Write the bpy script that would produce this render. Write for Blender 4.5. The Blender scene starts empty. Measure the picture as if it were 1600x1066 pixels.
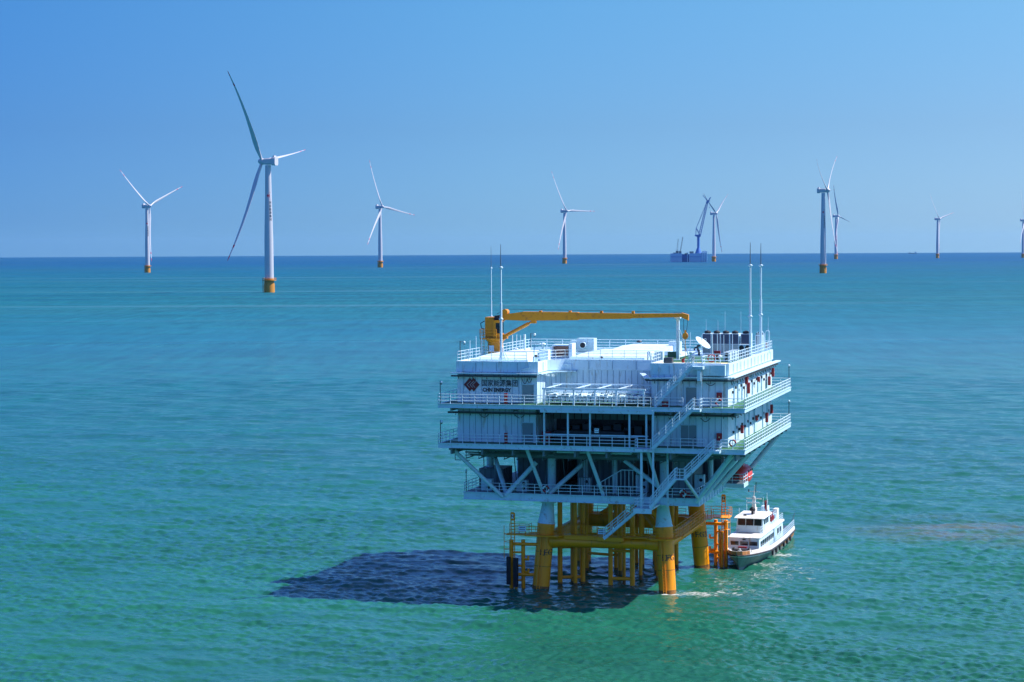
import bpy, math, random
import numpy as np
from mathutils import Vector, Matrix
random.seed(7)
R = math.radians
sc = bpy.context.scene
col = sc.collection

# ---------------------------------------------------------------- camera
CAM_H = 40.0
PITCH, ROLL = R(2.67), R(0.286)
cd = bpy.data.cameras.new('camera'); cam = bpy.data.objects.new('camera', cd); col.objects.link(cam)
cd.sensor_width = 36.0; cd.lens = 70.0; cd.clip_start = 1.0; cd.clip_end = 120000.0
fw = Vector((0, math.cos(PITCH), -math.sin(PITCH))); rt = Vector((1, 0, 0)); up = rt.cross(fw)
r2 = rt*math.cos(ROLL) - up*math.sin(ROLL); u2 = up*math.cos(ROLL) + rt*math.sin(ROLL)
M = Matrix((r2, u2, -fw)).transposed().to_4x4(); M.translation = (0, 0, CAM_H)
cam.matrix_world = M
sc.camera = cam

# ---------------------------------------------------------------- sun and sky
SUN_EL = R(50.0)
sx, sy = 0.985, 0.172            # horizontal direction towards the sun
sun_dir = Vector((sx*math.cos(SUN_EL), sy*math.cos(SUN_EL), math.sin(SUN_EL)))
ld = bpy.data.lights.new('sun', 'SUN'); ld.energy = 4.3; ld.angle = R(0.5); ld.color = (1.0, 0.96, 0.89)
lo = bpy.data.objects.new('sun', ld); col.objects.link(lo)
lo.rotation_euler = sun_dir.to_track_quat('Z', 'Y').to_euler()

w = bpy.data.worlds.new("World"); sc.world = w; w.use_nodes = True
nt = w.node_tree; nt.nodes.clear()
out = nt.nodes.new('ShaderNodeOutputWorld'); bg = nt.nodes.new('ShaderNodeBackground')
sky = nt.nodes.new('ShaderNodeTexSky'); sky.sky_type = 'NISHITA'; sky.sun_disc = False
sky.sun_elevation = SUN_EL; sky.sun_rotation = math.atan2(sx, sy)
sky.altitude = 0; sky.air_density = 1.0; sky.dust_density = 0.2; sky.ozone_density = 3.0
# the colour of the clear air: bluer overall, paler towards the sun's side, saturated low over the sea
tcw = nt.nodes.new('ShaderNodeTexCoord'); sxyz = nt.nodes.new('ShaderNodeSeparateXYZ'); nt.links.new(tcw.outputs['Generated'], sxyz.inputs[0])
def wramp(src, lo_, hi_, stops):
    mr = nt.nodes.new('ShaderNodeMapRange'); mr.inputs[1].default_value = lo_; mr.inputs[2].default_value = hi_
    nt.links.new(src, mr.inputs[0]); rp = nt.nodes.new('ShaderNodeValToRGB'); nt.links.new(mr.outputs[0], rp.inputs[0])
    e = rp.color_ramp.elements
    while len(e) < len(stops): e.new(0.5)
    for el, (p, c) in zip(e, stops): el.position = p; el.color = (*c, 1)
    return rp.outputs[0]
SKY_ELEV = [(0.0, (0.220, 0.485, 0.99)), (0.03, (0.222, 0.455, 0.93)), (0.12, (0.238, 0.445, 0.78)), (0.24, (0.263, 0.536, 0.80)), (0.40, (0.20, 0.50, 1.05)), (0.7, (0.50, 0.78, 1.45)), (1.0, (0.85, 0.95, 1.45))]
SKY_AZIM = [(0.0, (0.56, 0.72, 0.92)), (0.5, (1.0, 1.0, 1.0)), (1.0, (1.40, 1.13, 1.01))]
c1 = wramp(sxyz.outputs['Z'], 0.0, 0.5, SKY_ELEV); c2 = wramp(sxyz.outputs['X'], -0.25, 0.25, SKY_AZIM)
def wmul(a_, b_):
    m_ = nt.nodes.new('ShaderNodeMix'); m_.data_type = 'RGBA'; m_.blend_type = 'MULTIPLY'; m_.inputs[0].default_value = 1.0; m_.clamp_result = False
    nt.links.new(a_, m_.inputs[6]); nt.links.new(b_, m_.inputs[7]); return m_.outputs[2]
nt.links.new(wmul(wmul(sky.outputs[0], c1), c2), bg.inputs[0]); bg.inputs[1].default_value = 0.085
nt.links.new(bg.outputs[0], out.inputs[0])

sc.view_settings.view_transform = 'Standard'; sc.view_settings.look = 'None'
sc.view_settings.exposure = 0.9; sc.view_settings.gamma = 1.0; sc.view_settings.use_curve_mapping = False
sc.cycles.max_bounces = 6; sc.cycles.volume_bounces = 0; sc.cycles.caustics_reflective = False; sc.cycles.caustics_refractive = False
sc.cycles.sample_clamp_indirect = 4.0

# ---------------------------------------------------------------- materials
def mat(name, c, rough=0.5, metal=0.0, var=0.12, vscale=0.8, stain=None, stain_amt=0.0, emit=None, spec=None, streak=False):
    m = bpy.data.materials.new(name); m.use_nodes = True
    n = m.node_tree; b = n.nodes['Principled BSDF']; L = n.links
    b.inputs['Roughness'].default_value = rough; b.inputs['Metallic'].default_value = metal
    tc = n.nodes.new('ShaderNodeTexCoord'); no = n.nodes.new('ShaderNodeTexNoise')
    no.inputs['Scale'].default_value = vscale; no.inputs['Detail'].default_value = 5
    mp = n.nodes.new('ShaderNodeMapping'); L.new(tc.outputs['Object'], mp.inputs[0]); L.new(mp.outputs[0], no.inputs[0])
    if streak: mp.inputs['Scale'].default_value = (1, 1, 0.18)
    cr = n.nodes.new('ShaderNodeMix'); cr.data_type = 'RGBA'
    cr.inputs[6].default_value = (*[x*(1-var) for x in c], 1); cr.inputs[7].default_value = (*[min(1, x*(1+var)) for x in c], 1)
    L.new(no.outputs[0], cr.inputs[0]); last = cr.outputs[2]
    if stain:
        n2 = n.nodes.new('ShaderNodeTexNoise'); n2.inputs['Scale'].default_value = vscale*2.3; n2.inputs['Detail'].default_value = 8
        n2.inputs['Roughness'].default_value = 0.7
        L.new(mp.outputs[0], n2.inputs[0])
        rr = n.nodes.new('ShaderNodeMapRange'); rr.inputs[1].default_value = 0.62-0.12*stain_amt; rr.inputs[2].default_value = 0.78-0.12*stain_amt
        L.new(n2.outputs[0], rr.inputs[0])
        m2 = n.nodes.new('ShaderNodeMix'); m2.data_type = 'RGBA'; L.new(rr.outputs[0], m2.inputs[0]); L.new(last, m2.inputs[6])
        m2.inputs[7].default_value = (*stain, 1); last = m2.outputs[2]
    L.new(last, b.inputs['Base Color'])
    return m

MW = mat('white_paint', (0.60, 0.77, 0.86), 0.45, var=0.12, stain=(0.40, 0.38, 0.33), stain_amt=0.6, streak=True)
MS = mat('steel_paint', (0.48, 0.69, 0.79), 0.45, var=0.14, stain=(0.30, 0.26, 0.22), stain_amt=0.5)
MU = mat('under_deck_steel_shaded', (0.12, 0.18, 0.21), 0.5, var=0.2)  # steel paint darkened to hold the shade under the decks
MG = mat('grey_equipment', (0.11, 0.15, 0.19), 0.5, var=0.25, vscale=1.5)  # darkened too, so the lower-deck rooms carry shade in their grey
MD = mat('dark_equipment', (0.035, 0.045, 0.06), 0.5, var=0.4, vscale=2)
MSEAM = mat('panel_seam', (0.27, 0.40, 0.50), 0.6, var=0.1)
MY = mat('yellow_paint', (0.97, 0.325, 0.002), 0.4, var=0.10, vscale=0.6, stain=(0.33, 0.12, 0.02), stain_amt=0.3, streak=True)
MYC = mat('crane_yellow', (0.66, 0.25, 0.003), 0.4, var=0.10, vscale=0.7, stain=(0.30, 0.10, 0.02), stain_amt=0.6)
MYR = mat('splash_zone', (0.30, 0.12, 0.02), 0.7, var=0.4, vscale=2.5, stain=(0.04, 0.04, 0.02), stain_amt=1.0)
MBK = mat('black_rubber', (0.012, 0.013, 0.018), 0.7, var=0.3)
MGR = mat('green_deck', (0.02, 0.12, 0.05), 0.7, var=0.25, stain=(0.05, 0.08, 0.05), stain_amt=0.6)
MYD = mat('cream_deck', (0.75, 0.62, 0.33), 0.7, var=0.15)
MR = mat('fire_red', (0.30, 0.010, 0.015), 0.45, var=0.12)
MOR = mat('lifeboat_orange', (0.62, 0.05, 0.035), 0.4, var=0.1)
MDOOR = mat('door_grey', (0.20, 0.27, 0.30), 0.5, var=0.1)
MMAR = mat('lettering_maroon', (0.15, 0.010, 0.012), 0.5, var=0.1)
MBKP = mat('lettering_black', (0.02, 0.02, 0.03), 0.5, var=0.1)
MGLASS = mat('dark_glass', (0.012, 0.016, 0.022), 0.08, var=0.2)
MRED = mat('tip_red', (0.55, 0.02, 0.06), 0.45, var=0.05)
MTW = mat('turbine_paint', (0.49, 0.50, 0.55), 0.4, var=0.04, vscale=0.05)
MTY = mat('turbine_yellow', (0.52, 0.22, 0.02), 0.5, var=0.12, vscale=0.3, stain=(0.4, 0.15, 0.03), stain_amt=0.5)
MBLUE = mat('crane_blue', (0.03, 0.14, 0.45), 0.5, var=0.1, vscale=0.1)
MVH = mat('vessel_hull', (0.38, 0.54, 0.70), 0.5, var=0.15, vscale=0.05)
MCU = mat('copper_duct', (0.42, 0.24, 0.18), 0.5, var=0.15)
MHULL = mat('boat_white', (0.82, 0.80, 0.77), 0.4, var=0.05, stain=(0.35, 0.15, 0.06), stain_amt=0.5)
MRUST = mat('boat_rust', (0.50, 0.20, 0.06), 0.6, var=0.3, stain=(0.12, 0.06, 0.03), stain_amt=1.0)
MBOOT = mat('boat_bottom', (0.20, 0.25, 0.24), 0.6, var=0.3, stain=(0.12, 0.08, 0.05), stain_amt=0.5, streak=True)

# ---------------------------------------------------------------- mesh builder
class MB:
    def __init__(s): s.v = []; s.f = []; s.m = []; s.sm = []
    def add(s, vs, fs, m=0, smooth=False):
        o = len(s.v); s.v += [tuple(a) for a in vs]
        for f in fs: s.f.append([i+o for i in f]); s.m.append(m); s.sm.append(smooth)
        return s
    def box(s, x0, x1, y0, y1, z0, z1, m=0):
        return s.add([(x0,y0,z0),(x1,y0,z0),(x1,y1,z0),(x0,y1,z0),(x0,y0,z1),(x1,y0,z1),(x1,y1,z1),(x0,y1,z1)],
            [(0,3,2,1),(4,5,6,7),(0,1,5,4),(1,2,6,5),(2,3,7,6),(3,0,4,7)], m)
    def hexa(s, p, m=0):
        return s.add(p, [(0,3,2,1),(4,5,6,7),(0,1,5,4),(1,2,6,5),(2,3,7,6),(3,0,4,7)], m)
    def bar(s, p, q, w, h, m=0, upv=(0,0,1)):
        p = Vector(p); q = Vector(q); d = (q-p).normalized(); u = Vector(upv)
        if abs(d.dot(u)) > 0.99: u = Vector((0,1,0))
        a = d.cross(u).normalized()*w/2; b = a.cross(d).normalized()*h/2
        vs = [p-a-b, p+a-b, p+a+b, p-a+b, q-a-b, q+a-b, q+a+b, q-a+b]
        return s.add(vs, [(0,1,2,3),(7,6,5,4),(0,4,5,1),(1,5,6,2),(2,6,7,3),(3,7,4,0)], m)
    def tube(s, p, q, r, r1=None, n=8, m=0, caps=True):
        p = Vector(p); q = Vector(q); r1 = r if r1 is None else r1
        d = (q-p).normalized(); u = Vector((0,0,1)) if abs(d.z) < 0.95 else Vector((1,0,0))
        a = d.cross(u).normalized(); b = d.cross(a)
        vs = []
        for c, rr in ((p, r), (q, r1)):
            for k in range(n):
                t = 2*math.pi*k/n; vs.append(c + a*math.cos(t)*rr + b*math.sin(t)*rr)
        s.add(vs, [(k, k+n, (k+1) % n + n, (k+1) % n) for k in range(n)], m, n > 6)
        if caps: s.add(vs, [list(range(n)), list(range(2*n-1, n-1, -1))], m)
        return s
    def path(s, pts, r, n=6, m=0):
        for a, b in zip(pts, pts[1:]): s.tube(a, b, r, n=n, m=m)
        return s
    def lathe(s, prof, c=(0,0,0), n=20, m=0, axis=None):
        vs = []; c = Vector(c)
        for rr, z in prof:
            for k in range(n):
                t = 2*math.pi*k/n; vs.append(c + Vector((rr*math.cos(t), rr*math.sin(t), z)))
        fs = []
        for i in range(len(prof)-1):
            for k in range(n): fs.append((i*n+k, i*n+(k+1) % n, (i+1)*n+(k+1) % n, (i+1)*n+k))
        s.add(vs, fs, m, True)
        s.add(vs, [list(range(n))[::-1], [(len(prof)-1)*n+k for k in range(n)]], m)
        return s
    def prism(s, poly, z0, z1, m=0):
        n = len(poly); vs = [(x, y, z0) for x, y in poly] + [(x, y, z1) for x, y in poly]
        return s.add(vs, [list(range(n))[::-1], list(range(n, 2*n))] + [(k, (k+1) % n, (k+1) % n+n, k+n) for k in range(n)], m)
    def xform(s, Mx):
        s.v = [tuple(Mx @ Vector(a)) for a in s.v]; return s
    def shift(s, d):
        s.v = [(a[0]-d[0], a[1]-d[1], a[2]-d[2]) for a in s.v]; return s
    def build(s, name, mats, parent=None):
        me = bpy.data.meshes.new(name); me.from_pydata(s.v, [], s.f)
        if not isinstance(mats, (list, tuple)): mats = [mats]
        for mm in mats: me.materials.append(mm)
        me.polygons.foreach_set('material_index', s.m); me.polygons.foreach_set('use_smooth', s.sm)
        me.update()
        o = bpy.data.objects.new(name, me); col.objects.link(o)
        if parent: o.parent = parent
        return o

def add_runs(m, colr, sc3=(2.2, 2.2, 0.10), lo_=0.60, hi_=0.74, amt=0.55):
    n = m.node_tree; b = n.nodes['Principled BSDF']; L = n.links; src = b.inputs['Base Color'].links[0].from_socket
    tc = n.nodes.new('ShaderNodeTexCoord'); mp = n.nodes.new('ShaderNodeMapping'); mp.inputs['Scale'].default_value = sc3
    no = n.nodes.new('ShaderNodeTexNoise'); no.inputs['Scale'].default_value = 1.6; no.inputs['Detail'].default_value = 6; no.inputs['Roughness'].default_value = 0.65
    L.new(tc.outputs['Object'], mp.inputs[0]); L.new(mp.outputs[0], no.inputs[0])
    rr = n.nodes.new('ShaderNodeMapRange'); rr.inputs[1].default_value = lo_; rr.inputs[2].default_value = hi_; rr.inputs[4].default_value = amt; L.new(no.outputs[0], rr.inputs[0])
    mx = n.nodes.new('ShaderNodeMix'); mx.data_type = 'RGBA'; L.new(rr.outputs[0], mx.inputs[0]); L.new(src, mx.inputs[6]); mx.inputs[7].default_value = (*colr, 1)
    L.new(mx.outputs[2], b.inputs['Base Color'])
add_runs(MW, (0.30, 0.24, 0.18)); add_runs(MS, (0.26, 0.17, 0.11), amt=0.5); add_runs(MY, (0.22, 0.08, 0.02), lo_=0.58, amt=0.6); add_runs(MHULL, (0.40, 0.17, 0.06), sc3=(1.5, 1.5, .35), amt=.7)
def text_mesh(txt, size, bold=0.0, ext=0.01):
    c = bpy.data.curves.new('t', 'FONT'); c.body = txt; c.size = size; c.extrude = ext; c.offset = bold
    c.align_x = 'CENTER'; c.align_y = 'CENTER'; c.resolution_u = 2
    o = bpy.data.objects.new('t', c); col.objects.link(o)
    dg = bpy.context.evaluated_depsgraph_get(); dg.update()
    me = o.evaluated_get(dg).to_mesh()
    vs = [tuple(v.co) for v in me.vertices]; fs = [tuple(p.vertices) for p in me.polygons]
    bpy.data.objects.remove(o); bpy.data.curves.remove(c)
    return vs, fs

def tag(o, label=None, cat=None, group=None, kind=None):
    if label: o['label'] = label
    if cat: o['category'] = cat
    if group: o['group'] = group
    if kind: o['kind'] = kind
    return o

# ---------------------------------------------------------------- platform frame
PY = R(-16.1)
PO = Vector((17.9, 229.4, 0.0))
PM = Matrix.Translation(PO) @ Matrix.Rotation(PY, 4, 'Z')
def thing(name, label, cat, loc=(0,0,0), rz=0.0, group=None, frame=True):
    o = bpy.data.objects.new(name, None); o.empty_display_size = 0.5; col.objects.link(o)
    if frame: o.location = PM @ Vector(loc); o.rotation_euler = (0, 0, PY + rz)
    else: o.location = loc; o.rotation_euler = (0, 0, rz)
    return tag(o, label, cat, group)
def dup(root, loc, rz, label, group=None, frame=True, scale=None):
    r = root.copy(); col.objects.link(r)
    if frame: r.location = PM @ Vector(loc); r.rotation_euler = (0, 0, PY + rz)
    else: r.location = loc; r.rotation_euler = (0, 0, rz)
    if scale: r.scale = scale
    r['label'] = label
    if group: r['group'] = group
    for ch in list(root.children):
        c = ch.copy(); col.objects.link(c); c.parent = r
        for g in ch.children:
            d = g.copy(); col.objects.link(d); d.parent = c
    return r

# ---------------------------------------------------------------- sea
RE2 = 2*7.4e6
SLOPE_S, SLOPE_L = 0.033, 0.015
def build_sea():
    rng = np.random.default_rng(3)
    H = CAM_H
    rr = [125.0]
    while rr[-1] < 620: rr.append(rr[-1] + max(0.11, 0.36*rr[-1]**2/(H*1991)))
    while rr[-1] < 1500: rr.append(rr[-1] + 0.8*rr[-1]**2/(H*1991))
    while rr[-1] < 45000: rr.append(rr[-1]*1.04)
    rr = np.array(rr); A = np.radians(np.arange(-21.0, 21.001, 0.043))
    RR, AA = np.meshgrid(rr, A, indexing='ij')
    X = RR*np.sin(AA); Y = RR*np.cos(AA); Z = -RR**2/RE2
    dr = np.gradient(rr)
    edge = np.clip((np.radians(20.8)-np.abs(AA))/np.radians(1.0), 0, 1)*np.clip((RR-127)/15, 0, 1)
    disp = np.zeros_like(X); small = np.zeros_like(X)
    base = math.radians(256)      # wave travel direction
    comps = []
    for i in range(150):
        lam = 0.45*(3.0/0.45)**rng.random(); comps.append((lam, base + rng.normal()*0.75, SLOPE_S, rng.random()*6.283))
    for i in range(56):
        lam = 3.0*(18/3.0)**rng.random(); comps.append((lam, base + rng.normal()*0.45, SLOPE_L*(1.45 if lam < 7 else 0.9), rng.random()*6.283))
    for lam, th, slope, ph in comps:
        k = 2*math.pi/lam; amp = slope/k
        fade = np.clip((lam/dr-2.0)/2.0, 0, 1)
        n_ = int((fade > 0).sum())
        if n_ < 2: continue
        arg = k*(X[:n_]*math.cos(th)+Y[:n_]*math.sin(th))+ph
        tgt = small if lam < 3.2 else disp
        sn = np.sin(arg)
        tgt[:n_] += (amp*fade[:n_])[:, None]*(sn + (0.25*(1-2*sn*sn) if lam > 1.2 else 0))
    # gusts: patches where the small waves stand higher
    g = 0.85+0.30*np.sin(X/19+1.1*np.sin(Y/31))*np.sin(Y/27+1.3+0.8*np.sin(X/41)) + 0.18*np.sin(X/7.3+Y/11+2*np.sin(Y/17))
    Z += (disp + small*g)*edge
    nr, na = X.shape
    V = np.stack([X, Y, Z], -1).reshape(-1, 3)
    idx = np.arange(nr*na).reshape(nr, na)
    Q = np.stack([idx[:-1, :-1], idx[:-1, 1:], idx[1:, 1:], idx[1:, :-1]], -1).reshape(-1, 4)[:, ::-1]
    # coarse remainder: inner disc + the rest of the circle
    ex = []; eq = []; o = len(V)
    A2 = np.radians(np.linspace(21.0, 339.0, 109)); r2_ = np.concatenate([[0.5], rr[rr < 126][:1], np.geomspace(200, 45000, 60)])
    n2 = len(A2)
    for r_ in r2_:
        for a in A2: ex.append((r_*math.sin(a), r_*math.cos(a), -r_**2/RE2))
    for i in range(len(r2_)-1):
        for j in range(n2-1): eq.append((o+i*n2+j, o+(i+1)*n2+j, o+(i+1)*n2+j+1, o+i*n2+j+1))
    o2 = o+len(ex); A3 = np.radians(np.linspace(-21.0, 21.0, 13))
    for r_ in (0.5, 125.0):
        for a in A3: ex.append((r_*math.sin(a), r_*math.cos(a), -0.001))
    for j in range(12): eq.append((o2+j, o2+13+j, o2+13+j+1, o2+j+1))
    V = np.concatenate([V, np.array(ex)]); Q = np.concatenate([Q, np.array(eq)[:, ::-1]])
    me = bpy.data.meshes.new('sea')
    me.vertices.add(len(V)); me.vertices.foreach_set('co', V.ravel())
    me.loops.add(len(Q)*4); me.loops.foreach_set('vertex_index', Q.ravel().astype(np.int32))
    me.polygons.add(len(Q)); me.polygons.foreach_set('loop_start', np.arange(0, len(Q)*4, 4, dtype=np.int32))
    me.update(); me.validate()
    me.polygons.foreach_set('use_smooth', np.ones(len(me.polygons), bool))
    if me.polygons[0].normal.z < 0: me.flip_normals()
    ob = bpy.data.objects.new('sea', me); col.objects.link(ob); ob['kind'] = 'structure'
    return ob

def sea_material():
    m = bpy.data.materials.new('sea_water'); m.use_nodes = True
    n = m.node_tree; L = n.links; b = n.nodes['Principled BSDF']
    N = lambda t: n.nodes.new(t)
    geo = N('ShaderNodeNewGeometry')
    def noise(scale, sc3=(1,1,1), detail=4, rough=0.55, dist=0.0, rot=0.0):
        mp = N('ShaderNodeMapping'); mp.inputs['Scale'].default_value = sc3; mp.inputs['Rotation'].default_value = (0, 0, rot)
        L.new(geo.outputs['Position'], mp.inputs[0])
        t = N('ShaderNodeTexNoise'); t.inputs['Scale'].default_value = scale; t.inputs['Detail'].default_value = detail
        t.inputs['Roughness'].default_value = rough; t.inputs['Distortion'].default_value = dist
        L.new(mp.outputs[0], t.inputs[0]); return t.outputs[0]
    def mathn(op, a, b_=None, c=None, clamp=False):
        t = N('ShaderNodeMath'); t.operation = op; t.use_clamp = clamp
        for i, x in enumerate((a, b_, c)):
            if x is None: continue
            if isinstance(x, (int, float)): t.inputs[i].default_value = x
            else: L.new(x, t.inputs[i])
        return t.outputs[0]
    def mrange(x, a, b_, c=0.0, d=1.0):
        t = N('ShaderNodeMapRange'); t.inputs[1].default_value = a; t.inputs[2].default_value = b_
        t.inputs[3].default_value = c; t.inputs[4].default_value = d; L.new(x, t.inputs[0]); return t.outputs[0]
    def mixc(f, a, c):
        t = N('ShaderNodeMix'); t.data_type = 'RGBA'
        if isinstance(f, (int, float)): t.inputs[0].default_value = f
        else: L.new(f, t.inputs[0])
        for i, x in ((6, a), (7, c)):
            if isinstance(x, tuple): t.inputs[i].default_value = (*x, 1)
            else: L.new(x, t.inputs[i])
        return t.outputs[2]
    def blob(cx, cy, rad, sx=1.0, sy=1.0, rot=0.0, p=1.0):
        mp = N('ShaderNodeMapping'); mp.vector_type = 'TEXTURE'
        mp.inputs['Location'].default_value = (cx, cy, 0); mp.inputs['Rotation'].default_value = (0, 0, rot)
        mp.inputs['Scale'].default_value = (rad*sx, rad*sy, 1e6)
        L.new(geo.outputs['Position'], mp.inputs[0])
        ln = N('ShaderNodeVectorMath'); ln.operation = 'LENGTH'; L.new(mp.outputs[0], ln.inputs[0])
        return mrange(ln.outputs['Value'], 0.2, 1.0, 1.0, 0.0)
    dist = N('ShaderNodeVectorMath'); dist.operation = 'LENGTH'; L.new(geo.outputs['Position'], dist.inputs[0])
    # body colour: turbid green water, reflected sky blue painted in further out; silt drifting in bands
    big = noise(0.0016, (0.35, 1, 1), 5, 0.6, 0.6)
    mid = noise(0.018, (0.5, 1, 1), 4, 0.55, 0.4)
    sep = N('ShaderNodeSeparateXYZ'); L.new(geo.outputs['Position'], sep.inputs[0])
    far = mrange(sep.outputs['Y'], 150, 900)
    far2 = mrange(sep.outputs['Y'], 900, 6000)
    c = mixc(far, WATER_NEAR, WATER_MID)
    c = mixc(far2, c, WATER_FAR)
    silt = mrange(big, 0.50, 0.68, 0.0, 0.30)
    c = mixc(silt, c, (0.035, 0.085, 0.10))
    c = mixc(mrange(mid, 0.35, 0.75, 0.0, 0.30), c, (0.014, 0.115, 0.065))
    pw = PM @ Vector((31, 60, 0))
    bm = mathn('MULTIPLY', blob(pw.x, pw.y, 20, 1.0, 0.9), mrange(noise(0.14, (0.5, 1, 1), 6, 0.65), 0.36, 0.64), clamp=True)
    c = mixc(mathn('MULTIPLY', bm, 0.8), c, (0.12, 0.09, 0.06))
    # foam
    fn = noise(1.1, (0.6, 1, 1), 7, 0.72, 1.5); fn2 = noise(0.22, (0.5, 1, 1), 4, 0.6)
    foam = None
    spots = [(0.9, -1.2, 3.2, 0.9), (-14.4, -1.9, 2.0, 0.5), (1.2, 19.2, 2.8, 0.8), (5.5, 9.0, 9.0, 0.42), (9.5, 14.0, 10.0, 0.45), (8.5, 25.0, 8.0, 0.45), (11, 36, 7.0, 0.4),
             (3.2, 0.0, 5.5, 0.72), (7.0, 3.0, 8.0, .55), (-4.5, 1.4, 1.4, 0.7), (-7.1, 1.2, 1.4, 0.6), (8.6, 31, 5.0, .75), (8.0, 23, 4.0, .7), (12, 20, 14, .45), (2.5, 22, 2.0, .8)]
    for lx, ly, rad, s in spots:
        p = PM @ Vector((lx, ly, 0)); t = mathn('MULTIPLY', blob(p.x, p.y, rad), s)
        foam = t if foam is None else mathn('MAXIMUM', foam, t)
    foam = mathn('SUBTRACT', mathn('ADD', fn, mathn('MULTIPLY', foam, 0.42)), 0.0)
    foam = mrange(foam, 0.74, 0.88)
    # rare whitecaps on open water
    wc = mathn('MULTIPLY', mrange(noise(0.45, (0.5, 1, 1), 6, 0.75, 1.0), 0.725, 0.77), mrange(fn2, 0.52, 0.62), clamp=True)
    foam = mathn('MAXIMUM', foam, mathn('MULTIPLY', wc, 0.8))
    rp0 = noise(0.03, (0.35, 1, 1), 10, 0.80, 0.2, 0.03)  # light and dark of ripples painted into the body colour
    t_ = N('ShaderNodeMix'); t_.data_type = 'RGBA'; t_.blend_type = 'MULTIPLY'; t_.inputs[0].default_value = 1.0; t_.clamp_result = False
    L.new(c, t_.inputs[6]); gv = N('ShaderNodeCombineColor'); vv = mrange(rp0, 0.30, 0.70, 0.78, 1.28)
    ripple_shade = noise(0.20, (1, 0.085, 1), 6, 0.72, 0.25, 0.03)     # distant ripple shading painted as streaky grain
    ripple_shade = mathn('MULTIPLY', mathn('SUBTRACT', ripple_shade, 0.5), mrange(dist.outputs['Value'], 280, 700, 0.0, 1.5))
    vv = mathn('ADD', vv, ripple_shade)
    for k_ in range(3): L.new(vv, gv.inputs[k_])
    L.new(gv.outputs[0], t_.inputs[7]); c = t_.outputs[2]
    st = noise(0.011, (0.055, 1, 1), 3, 0.5, 0.15, 0.012)
    c = mixc(mathn('MULTIPLY', mrange(st, 0.60, 0.66), mrange(sep.outputs['Y'], 500, 1200, 0.0, 0.22)), c, (0.10, 0.20, 0.24))
    c = mixc(mathn('MULTIPLY', mrange(st, 0.40, 0.36), mrange(sep.outputs['Y'], 500, 1200, 0.0, 0.25)), c, (0.0, 0.04, 0.08))
    c = mixc(foam, c, (0.45, 0.47, 0.45))
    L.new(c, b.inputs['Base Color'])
    rgh = mrange(dist.outputs['Value'], 250, 1500, 0.05, 0.5)
    L.new(mathn('MAXIMUM', rgh, mathn('MULTIPLY', foam, 0.7)), b.inputs['Roughness'])
    rp = noise(0.035, (0.42, 1, 1), 9, 0.78, 0.3, 0.05)      # cat's paws: patches of rougher and smoother water
    L.new(mathn('MULTIPLY', mrange(dist.outputs['Value'], 200, 2200, 0.42, 0.15), mrange(rp, 0.32, 0.68, 0.35, 1.75)), b.inputs['Specular IOR Level'])
    b.inputs['IOR'].default_value = 1.34
    # ripples finer than the mesh
    h1 = noise(2.4, (0.6, 1, 1), 4, 0.6, 0.2, 0.2)
    h2 = noise(0.25, (0.5, 1, 1), 5, 0.65, 0.2, 0.2)
    h3 = noise(0.62, (0.5, 1, 1), 5, 0.65, 0.2, -0.1)
    hh = mathn('ADD', mathn('MULTIPLY', h1, 0.13), mathn('MULTIPLY', h2, mrange(dist.outputs['Value'], 600, 1800, 0.0, 1.6)))
    hh = mathn('ADD', hh, mathn('MULTIPLY', h3, mrange(dist.outputs['Value'], 230, 650, 0.0, 0.75)))
    bp = N('ShaderNodeBump'); bp.inputs['Strength'].default_value = 1.0; bp.inputs['Distance'].default_value = 0.5
    L.new(hh, bp.inputs['Height']); L.new(bp.outputs[0], b.inputs['Normal'])
    return m
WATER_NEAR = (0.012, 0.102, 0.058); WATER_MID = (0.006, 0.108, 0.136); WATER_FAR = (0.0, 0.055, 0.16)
sea = build_sea(); sea.data.materials.append(sea_material())


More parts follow.
